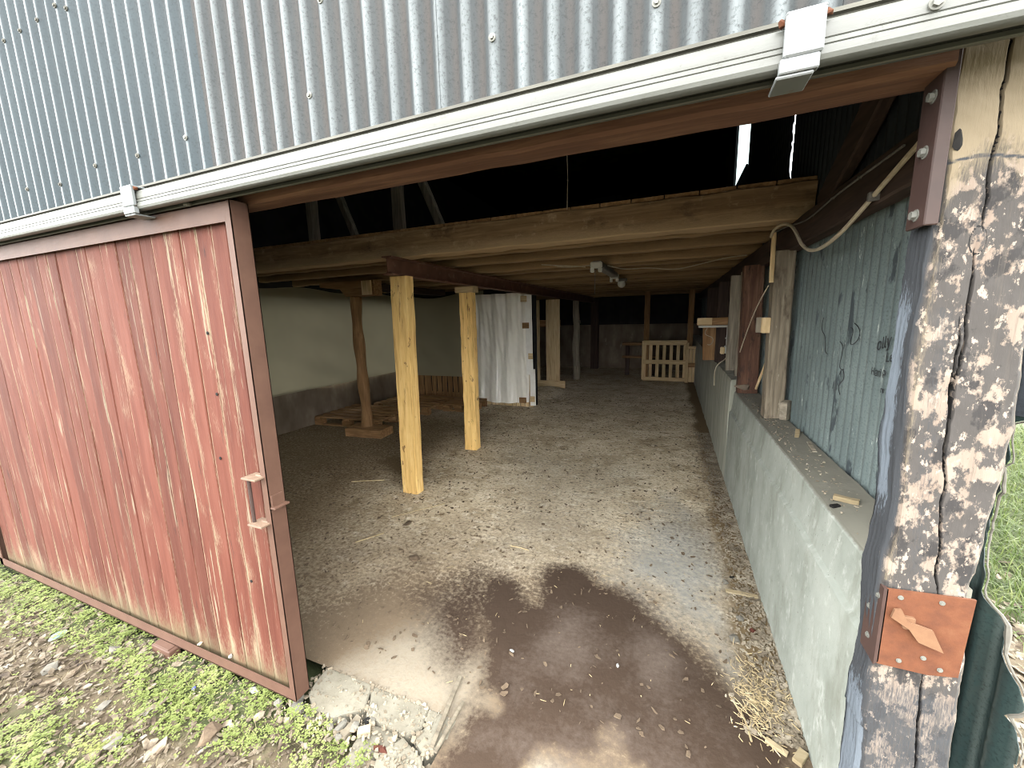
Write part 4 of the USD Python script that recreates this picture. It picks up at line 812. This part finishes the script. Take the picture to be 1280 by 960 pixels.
for x in (-.727, -.653):
    part('socket', cbox((x - .018, 3.88, 2.005), (x + .018, 3.915, 2.05), .008), M_white, lp)
    part('socket', cbox((x - .018, 5.15, 2.005), (x + .018, 5.19, 2.05), .008), M_white, lp)
part('pull_cord', tube([(-.70, 3.9, 2.03), (-.70, 3.9, 1.80)], .003, 5), M_darkcable, lp)
lp2 = thing('light_fitting', 'small dim round light fitting farther back under the loft joists', 'light fitting', (-.68, 6.3, 2.1))
part('base', trimesh.creation.cylinder(.08, .04, sections=24).apply_translation((-.72, 6.2, 2.11)), M_darkcable, lp2, smooth=40)
part('globe', trimesh.creation.icosphere(2, .06).apply_translation((-.72, 6.2, 2.06)), M_white, lp2, smooth=True)

# scrawled marker writing on the cladding, read from inside
wr = thing('wall_writing', 'black marker scrawls on the green-grey cladding next to the corner post', 'writing', (.73, 2.0, 1.4))
def write(txt, h, y, z, slant=0.):
    m = meshkit.text_mesh(txt, h, .0006); v = m.vertices.copy()
    v[:, 0] -= 0; m2 = np.stack([XR - .0105 - v[:, 2], y - v[:, 0], z + v[:, 1] + slant * v[:, 0]], 1)
    t = trimesh.Trimesh(m2, m.faces, process=False); t.fix_normals(); return t
part('word', write('olly', .045, 1.93, 1.44, .25), M_mark, wr); part('word', write('Lel', .035, 1.85, 1.405, .15), M_mark, wr)
part('word', write('Hari P', .030, 1.95, 1.345, .0), M_mark, wr); part('word', write('nr', .022, 1.86, 1.29, .0), M_mark, wr)
def scrawl(p): return tube(smooth_path([(XR - .0085, y, z) for y, z in p], 24), .0016, 5)
part('scrawl', scrawl([(2.30, 1.45), (2.26, 1.40), (2.27, 1.34), (2.22, 1.33)]), M_mark, wr)
part('scrawl', scrawl([(2.20, 1.52), (2.17, 1.49), (2.18, 1.45), (2.15, 1.45), (2.165, 1.54)]), M_mark, wr)
part('scrawl', scrawl([(2.26, 1.30), (2.22, 1.32), (2.21, 1.29), (2.245, 1.26), (2.23, 1.21)]), M_mark, wr)
part('scrawl', scrawl([(2.55, 1.56), (2.53, 1.48), (2.50, 1.46), (2.48, 1.40), (2.44, 1.38)]), M_mark, wr)

# ---- scraps on the ledge
def scrap(name, label, cat, c, size, rot, m, tilt=0., mname='piece'):
    t = thing(name, label, cat, c)
    q = beam((-size[0] / 2, 0, size[2] / 2), (size[0] / 2, 0, size[2] / 2), size[1], size[2], seed=int(abs(c[0] * 91 + c[1] * 17)) % 97, rough=.0012, b=.002, seg=.02, nscale=30)
    q.apply_transform(trimesh.transformations.rotation_matrix(tilt, (0, 1, 0))); q.apply_transform(trimesh.transformations.rotation_matrix(rot, (0, 0, 1))); q.apply_translation(c)
    part(mname, q, m, t); return t
scrap('wood_offcut', 'yellow wood offcut lying on the concrete ledge', 'wood offcut', (.630, 1.74, .889), (.075, .026, .018), -.4, WY['outx'])
scrap('black_scrap', 'small black scrap on the concrete ledge beside the yellow offcut', 'scrap', (.585, 1.70, .880), (.030, .018, .010), .5, M_black)
scrap('wood_offcut', 'small pale wood stick leaning on the ledge near the foot of the post', 'wood offcut', (.69, 2.62, .894), (.10, .022, .016), 1.3, WY['outx'], tilt=-.25)
scrap('flat_stick', 'brown curled strip lying on the ledge against the cladding', 'stick', (.700, 2.40, .896), (.17, .020, .006), 1.45, WY['greyx'])

# ============================================================ SMALL THINGS ON THE GROUND AND THE FLOOR
def G(x, y): return float(gz(np.array([x]), np.array([y]))[0])
def pebble(name, label, cat, c, r, seed, m, flat=.6, group=None, stretch=(1, 1, 1)):
    t = thing(name, label, cat, c, group)
    q = rock((0, 0, 0), r, seed, flat); q.vertices *= np.array(stretch); q.apply_translation(c)
    part('piece', q, m, t); return t
pebble('stone', 'round pale stone in the clover below the left part of the red door', 'stone', (-2.57, .855, G(-2.57, .855) + .015), .040, 2, M_stone, stretch=(1, .8, 1))
pebble('stone', 'flat pale stone in the litter, nearest to the left picture edge', 'stone', (-2.745, .686, G(-2.745, .686) + .012), .050, 5, M_stone, .35)
pebble('stone', 'pale grey stone lying in the litter at the lower left corner of the view', 'stone', (-1.958, .596, G(-1.958, .596) + .02), .042, 7, M_stone, .5)
pebble('stone', 'angular pale stone in the moss, left of the dark bark lump', 'stone', (-2.226, .673, G(-2.226, .673) + .012), .030, 8, M_stone, .5)
pebble('glass_shard', 'pale green glass shard in the clover', 'glass shard', (-2.983, .80, G(-2.983, .80) + .02), .050, 3, M_glass, .10)
pebble('bark_lump', 'dark brown bark lump in the wood litter', 'bark', (-1.644, .753, G(-1.644, .753) + .035), .055, 9, M_dung, .45)
pebble('brick_piece', 'red brick fragment on the ground in front of the broken apron', 'brick fragment', (-.962, .955, -.012), .030, 4, M_brick, .5, stretch=(1.5, .8, 1))
pebble('tar_lump', 'black lump of tar by the edge of the broken apron', 'lump', (-1.085, 1.02, -.004), .020, 6, M_black, .6)
pebble('bottle_cap', 'small dark blue scrap in the clover below the red door', 'scrap', (-1.929, .86, G(-1.929, .86) + .03), .012, 3, mat('blue_scrap', [(0.3, (.03, .035, .10)), (0.7, (.05, .06, .16))], ns=9, bump=0), .4)
pebble('paper_scrap', 'white paper scrap under the bottom edge of the red door', 'paper scrap', (-1.672, .952, -.012), .030, 5, M_paper, .18, stretch=(1.3, .7, 1))
pebble('plaster_crumb', 'white crumb resting on the bottom rail of the red door', 'crumb', (-1.84, .974, .084), .012, 3, M_paper, .8)
pebble('plaster_crumb', 'tan crumb resting on the bottom rail of the red door', 'crumb', (-2.06, .974, .080), .014, 8, M_straw, .6)
pebble('clod', 'dark dried clod on the floor behind the wet patch', 'clod', (-1.56, 2.0, .008), .050, 4, M_dung, .35)
pebble('clod', 'flat dark clod on the floor in front of the pale yellow post', 'clod', (-1.89, 2.37, .004), .055, 7, M_dung, .18)
pebble('stone_chip', 'pale chip on the dark wet patch', 'stone chip', (-.658, 1.533, .006), .013, 3, M_paper, .5, stretch=(1.5, .7, 1))
pebble('stone_chip', 'whitish chip on the right half of the wet patch', 'stone chip', (-.171, 1.63, .005), .012, 4, M_paper, .5, stretch=(.7, 1.4, 1))
for k, (x, y, z, sz, rot, m, lab) in enumerate([(-1.134, .979, -.02, (.085, .030, .022), 1.5, 'weatherx', 'weathered wood stub standing in the clover beside the yellowish offcut'),
        (-1.07, .985, -.015, (.05, .028, .024), .6, 'outx', 'short yellowish offcut with a dark tip by the broken apron'),
        (-.80, 1.17, .006, (.30, .018, .010), 1.72, 'weatherx', 'longer of two thin grey sticks lying across the apron joint'), (-.755, 1.115, .006, (.21, .014, .010), 1.55, 'weatherx', 'shorter of two thin grey sticks lying across the apron joint'),
        (.43, 2.35, .006, (.16, .030, .010), .02, 'outx', 'flat pale stick lying across the dirt strip at the wall foot'), (.490, 1.462, .006, (.06, .03, .016), 1.0, 'outx', 'pale wood piece at the wall foot, nearest to the corner post'),
        (.42, 1.475, .006, (.07, .022, .012), -.5, 'outx', 'second pale wood piece at the wall foot close to the corner post')]):
    scrap('stick' if sz[0] > .1 else 'wood_offcut', lab, 'stick' if sz[0] > .1 else 'wood offcut', (x, y, z), sz, rot, WY[m])
for k, (x, y, r, m, lab) in enumerate([(.355, 2.43, .026, M_stone, 'pale cube-like stone above the flat stick at the wall foot'), (.394, 2.14, .024, M_stone, 'pale stone below the flat stick at the wall foot'), (.44, 2.07, .020, M_brick, 'reddish brown stone at the foot of the concrete wall'),
                                       (.35, 1.98, .030, M_stone, 'broad grey stone on the floor near the wall foot'), (.45, 2.02, .022, M_chip, 'brown crumb of wood against the wall foot'), (.40, 2.50, .018, M_black, 'small dark stone near the wall foot')]):
    pebble('stone' if m is not M_chip else 'wood_crumb', lab, 'stone' if m is not M_chip else 'wood crumb', (x, y, r * .35), r, k + 21, m, .7)
# straws one can pick out
RS = random.Random(12)
st0 = thing('straw', 'long pale straw on the floor left of the pale yellow post', 'straw', (-2.79, 2.94, .006))
part('stem', tube([(-2.94, 2.867, .008), (-2.80, 2.93, .012), (-2.645, 3.005, .008)], .006, 5), M_straw, st0)
for k, (a, b, lab) in enumerate([((-2.09, 2.02), (-1.975, 2.193), 'pale straw on the floor in front of the dark clod'), ((-2.08, 2.415), (-1.79, 2.768), 'long thin straw slanting across the floor below the pale yellow post'), ((-1.0, 2.36), (-.86, 2.35), 'pale splinter on the floor in the middle of the doorway'),
                                 ((.30, 1.62), (.34, 1.47), 'thin pale straw on the wet patch near the wall foot'), ((.33, 1.68), (.47, 1.60), 'thin twig lying along the dirt strip at the wall foot')]):
    t = thing('straw', lab, 'straw', (a[0], a[1], .006))
    part('stem', tube([(a[0], a[1], .006), ((a[0] + b[0]) / 2 + .01, (a[1] + b[1]) / 2, .010), (b[0], b[1], .006)], .0042, 5), M_straw, t)

# uncountable litter -------------------------------------------------
g = np.random.default_rng(3)
def scatter_plates(x, y, z, L, W, T, tiltmax, seed):
    """many small irregular plates, one mesh: 5-gon prisms"""
    r = np.random.default_rng(seed); n = len(x); k = 5
    ang = np.sort(r.random((n, k)) * .9 + np.arange(k)[None] * 1.0, 1) * 2 * PI / k
    px, py = np.cos(ang) * L[:, None] / 2, np.sin(ang) * W[:, None] / 2
    rot = r.random(n) * 2 * PI; tx, ty = (r.random(n) - .5) * 2 * tiltmax, (r.random(n) - .5) * 2 * tiltmax
    X_ = px * np.cos(rot)[:, None] - py * np.sin(rot)[:, None]; Y_ = px * np.sin(rot)[:, None] + py * np.cos(rot)[:, None]
    Z_ = X_ * tx[:, None] + Y_ * ty[:, None]
    top = np.stack([x[:, None] + X_, y[:, None] + Y_, z[:, None] + Z_ + T[:, None]], -1); bot = top.copy(); bot[..., 2] -= T[:, None]
    V = np.concatenate([top, bot], 1).reshape(-1, 3)
    f = [(0, i, i + 1) for i in range(1, k - 1)] + [t for i in range(k) for t in ((i, k + i, (i + 1) % k), ((i + 1) % k, k + i, k + (i + 1) % k))]
    F = (np.array(f)[None] + (np.arange(n) * 2 * k)[:, None, None]).reshape(-1, 3)
    return trimesh.Trimesh(V, F, process=False)
def on_ground(n, x0, x1, y0, y1, seed, want=None, floor=.0):
    r = np.random.default_rng(seed); x = x0 + (x1 - x0) * r.random(n); y = y0 + (y1 - y0) * r.random(n)
    ok = np.ones(n, bool)
    ok &= ~((x > -1.5) & (x < .70) & (y > .97)) & ~((y > .95) & (x < -1.40) & (x > -4.2) & False)
    if want is not None: ok &= r.random(n) < np.maximum(floor, want(x, y))
    return x[ok], y[ok]
# clover: trefoils on short stems
def leaves(x, y, seed, lo=.0035, hi=.009, h0=.006, h1=.04):
    r = np.random.default_rng(seed); n = len(x); z = gz(x, y) + h0 + (h1 - h0) * r.random(n) ** 1.6
    V, F = [], []
    size = lo + (hi - lo) * r.random(n); rot = r.random(n) * 2 * PI
    out = []
    for j in range(3):
        a = rot + j * 2 * PI / 3 + .3 * (r.random(n) - .5); dx, dy = np.cos(a), np.sin(a); nx_, ny_ = -dy, dx
        up = .15 + .5 * (r.random(n) - .4)
        def P(s, w, dz): return np.stack([x + size * (dx * s + nx_ * w), y + size * (dy * s + ny_ * w), z + size * dz], 1)
        pts = np.stack([P(.1, 0, 0), P(.75, .52, up * .7), P(1.35, .42, up * 1.1), P(1.5, 0, up), P(1.35, -.42, up * 1.1), P(.75, -.52, up * .7)], 1)
        out.append(pts)
    V = np.concatenate(out, 0).reshape(-1, 3); m = len(V) // 6
    F = (np.array([(0, 1, 2), (0, 2, 3), (0, 3, 4), (0, 4, 5)])[None] + (np.arange(m) * 6)[:, None, None]).reshape(-1, 3)
    return trimesh.Trimesh(V, F, process=False)
x, y = on_ground(34000, -4.6, -.62, .25, 1.0, 31, lambda x, y: np.clip(greenness(x, y) * 2.0 - .22, 0, 1) * (.15 + .85 * (meshkit.fbm(np.stack([x * 14, y * 14, 0 * x], 1), 3, 99) > .47)))
part('clover', leaves(x, y, 32), M_leaf, None, kind='stuff', cat='clover', label='low green clover and weeds covering the ground below the red door')
def blades(x, y, seed, L0, L1, w, lean=.8):
    r = np.random.default_rng(seed); n = len(x); z = gz(x, y) - .004
    L = L0 + (L1 - L0) * r.random(n); a = r.random(n) * 2 * PI; le = lean * (.3 + r.random(n)); P = []
    for t in (0, .5, 1.0):
        s = L * t; h = s * np.cos(le * t); o = s * np.sin(le * t)
        for sg in ((-1, 1) if t < 1 else (0,)):
            P.append(np.stack([x + np.cos(a) * o - np.sin(a) * sg * w / 2 * (1 - .3 * t), y + np.sin(a) * o + np.cos(a) * sg * w / 2 * (1 - .3 * t), z + h], 1))
    V = np.stack(P, 1).reshape(-1, 3)
    F = (np.array([(0, 1, 3), (0, 3, 2), (2, 3, 4)])[None] + (np.arange(n) * 5)[:, None, None]).reshape(-1, 3)
    return trimesh.Trimesh(V, F, process=False)
x, y = on_ground(7000, -4.6, -.62, .25, .94, 33, lambda x, y: .35 + .5 * greenness(x, y))
part('dry_stems', blades(x, y, 34, .02, .075, .0014, 1.9), M_dry, None, kind='stuff', cat='dry stems', label='thin dry stems and moss strands lying through the clover')
x, y = on_ground(30000, 1.0, 4.6, 1.5, 7.2, 35, lambda x, y: np.where(x > 1.35, greenness(x, y), 0))
part('grass', blades(x, y, 36, .07, .22, .007, 1.3), M_grass, None, kind='stuff', cat='grass', label='long rough grass outside behind the torn cladding on the right')
x, y = on_ground(9500, -4.6, -.62, .22, .98, 37, lambda x, y: 1.0 - .60 * greenness(x, y))
r = np.random.default_rng(38); n = len(x); L = .007 + .045 * r.random(n) ** 2.6
part('wood_litter', scatter_plates(x, y, gz(x, y) + .003 + .016 * r.random(n), L, L * (.25 + .5 * r.random(n)), .0015 + .004 * r.random(n), .45, 39), M_chip, None, kind='stuff', cat='wood litter', label='small bark and wood litter strewn over the ground in front of the barn')
x, y = on_ground(2600, .78, 2.4, 1.0, 3.4, 41, lambda x, y: 1.0 - .85 * greenness(x, y))
r = np.random.default_rng(42); n = len(x); L = .02 + .07 * r.random(n) ** 1.5
part('leaf_litter', scatter_plates(x, y, gz(x, y) + .012 * r.random(n), L, L * (.3 + .5 * r.random(n)), .002 + .004 * r.random(n), .6, 43), M_chip, None, kind='stuff', cat='leaf litter', label='brown leaf and bark litter outside behind the corner post')
r = np.random.default_rng(47); n = 900; x = -1.47 + .71 * r.random(n); y = .90 + .26 * r.random(n) ** .8; L = .005 + .022 * r.random(n) ** 2
part('apron_rubble', scatter_plates(x, y, -.016 + .014 * r.random(n), L, L * (.5 + .5 * r.random(n)), .003 + .008 * r.random(n), .5, 48), M_debris, None, kind='stuff', cat='rubble', label='concrete crumbs and dirt between the broken apron slabs')
r = np.random.default_rng(49); n = 420; x = .58 + .15 * r.random(n); y = 1.4 + 2.5 * r.random(n) ** .6; L = .004 + .014 * r.random(n) ** 2
part('ledge_crumbs', scatter_plates(x, y, .884 + .06 * (x - .58) + .003 * r.random(n), L, L * (.4 + .5 * r.random(n)), .002 + .004 * r.random(n), .4, 50), M_debris, None, kind='stuff', cat='crumbs', label='crumbs and dirt scattered on the ledge of the concrete wall')
# larger chips that can be told apart
r = np.random.default_rng(44)
protos = []
for k in range(3):
    t = None
    pos = []
x, y = on_ground(150, -3.3, -1.45, .36, .93, 45, lambda x, y: .75 - .5 * greenness(x, y))
x, y = x[:34], y[:34]
for k in range(len(x)):
    c = (x[k], y[k], G(x[k], y[k]) + .012)
    L = .045 + .05 * r.random()
    if k < 4:
        t = thing('bark_chip', 'brown bark or wood chip lying loose in the litter below the red door', 'bark chip', c, 'larger bark chips in the litter')
        q = scatter_plates(np.array([c[0]]), np.array([c[1]]), np.array([c[2]]), np.array([.06]), np.array([.026 + .01 * (k % 2)]), np.array([.006]), .3, 60 + k)
        part('chip', q, M_chip, t); protos.append(t)
    else:
        s_ = L / .06; dup(protos[k % 4], c, r.random() * 6.28, scale=(s_, s_ * (.6 + .5 * r.random()), s_), tilt=(20 * (r.random() - .5), 20 * (r.random() - .5)))
# crumbs and straw on the barn floor
r = np.random.default_rng(50)
n = 5000; x = .53 - np.abs(r.normal(size=n)) * .09; y = 1.5 + 4.2 * r.random(n) ** 1.3; ok = x > .12; x, y = x[ok], y[ok]; n = len(x); L = .006 + .022 * r.random(n) ** 2
part('wall_foot_debris', scatter_plates(x, y, .002 + .008 * r.random(n), L, L * (.4 + .5 * r.random(n)), .002 + .006 * r.random(n), .5, 51), M_debris, None, kind='stuff', cat='debris', label='crumbs, chips and dirt collected along the foot of the right concrete wall')
n = 520; x = .40 + .05 * r.normal(size=n); y = 1.66 + .10 * r.normal(size=n)
part('hay_heap', scatter_plates(x, y, .004 + .014 * r.random(n), .012 + .03 * r.random(n), .003 + 0 * x, .002 + 0 * x, .7, 52), M_straw, None, kind='stuff', cat='hay', label='small heap of trampled hay on the wet floor by the wall foot')
n = 3200; x = -3.7 + 4.15 * r.random(n); y = 1.3 + 6.8 * r.random(n) ** 1.15; L = .008 + .030 * r.random(n) ** 2
part('floor_crumbs', scatter_plates(x, y, .003 + 0 * x, L, L * (.2 + .5 * r.random(n)), .0015 + .004 * r.random(n), .3, 53), M_dung, None, kind='stuff', cat='crumbs', label='dark crumbs of dung and soil scattered over the barn floor')
n = 2200; x = -3.7 + 4.1 * r.random(n); y = 1.25 + 6.5 * r.random(n) ** .8; ok = (y > 2.3) | (r.random(n) < .45); x, y = x[ok], y[ok]; n = len(x); L = .008 + .05 * r.random(n) ** 3
part('straw_bits', scatter_plates(x, y, .003 + 0 * x, L, .002 + .003 * r.random(n), .0015 + 0 * x, .2, 54), M_straw, None, kind='stuff', cat='straw', label='short straw bits scattered over the barn floor')
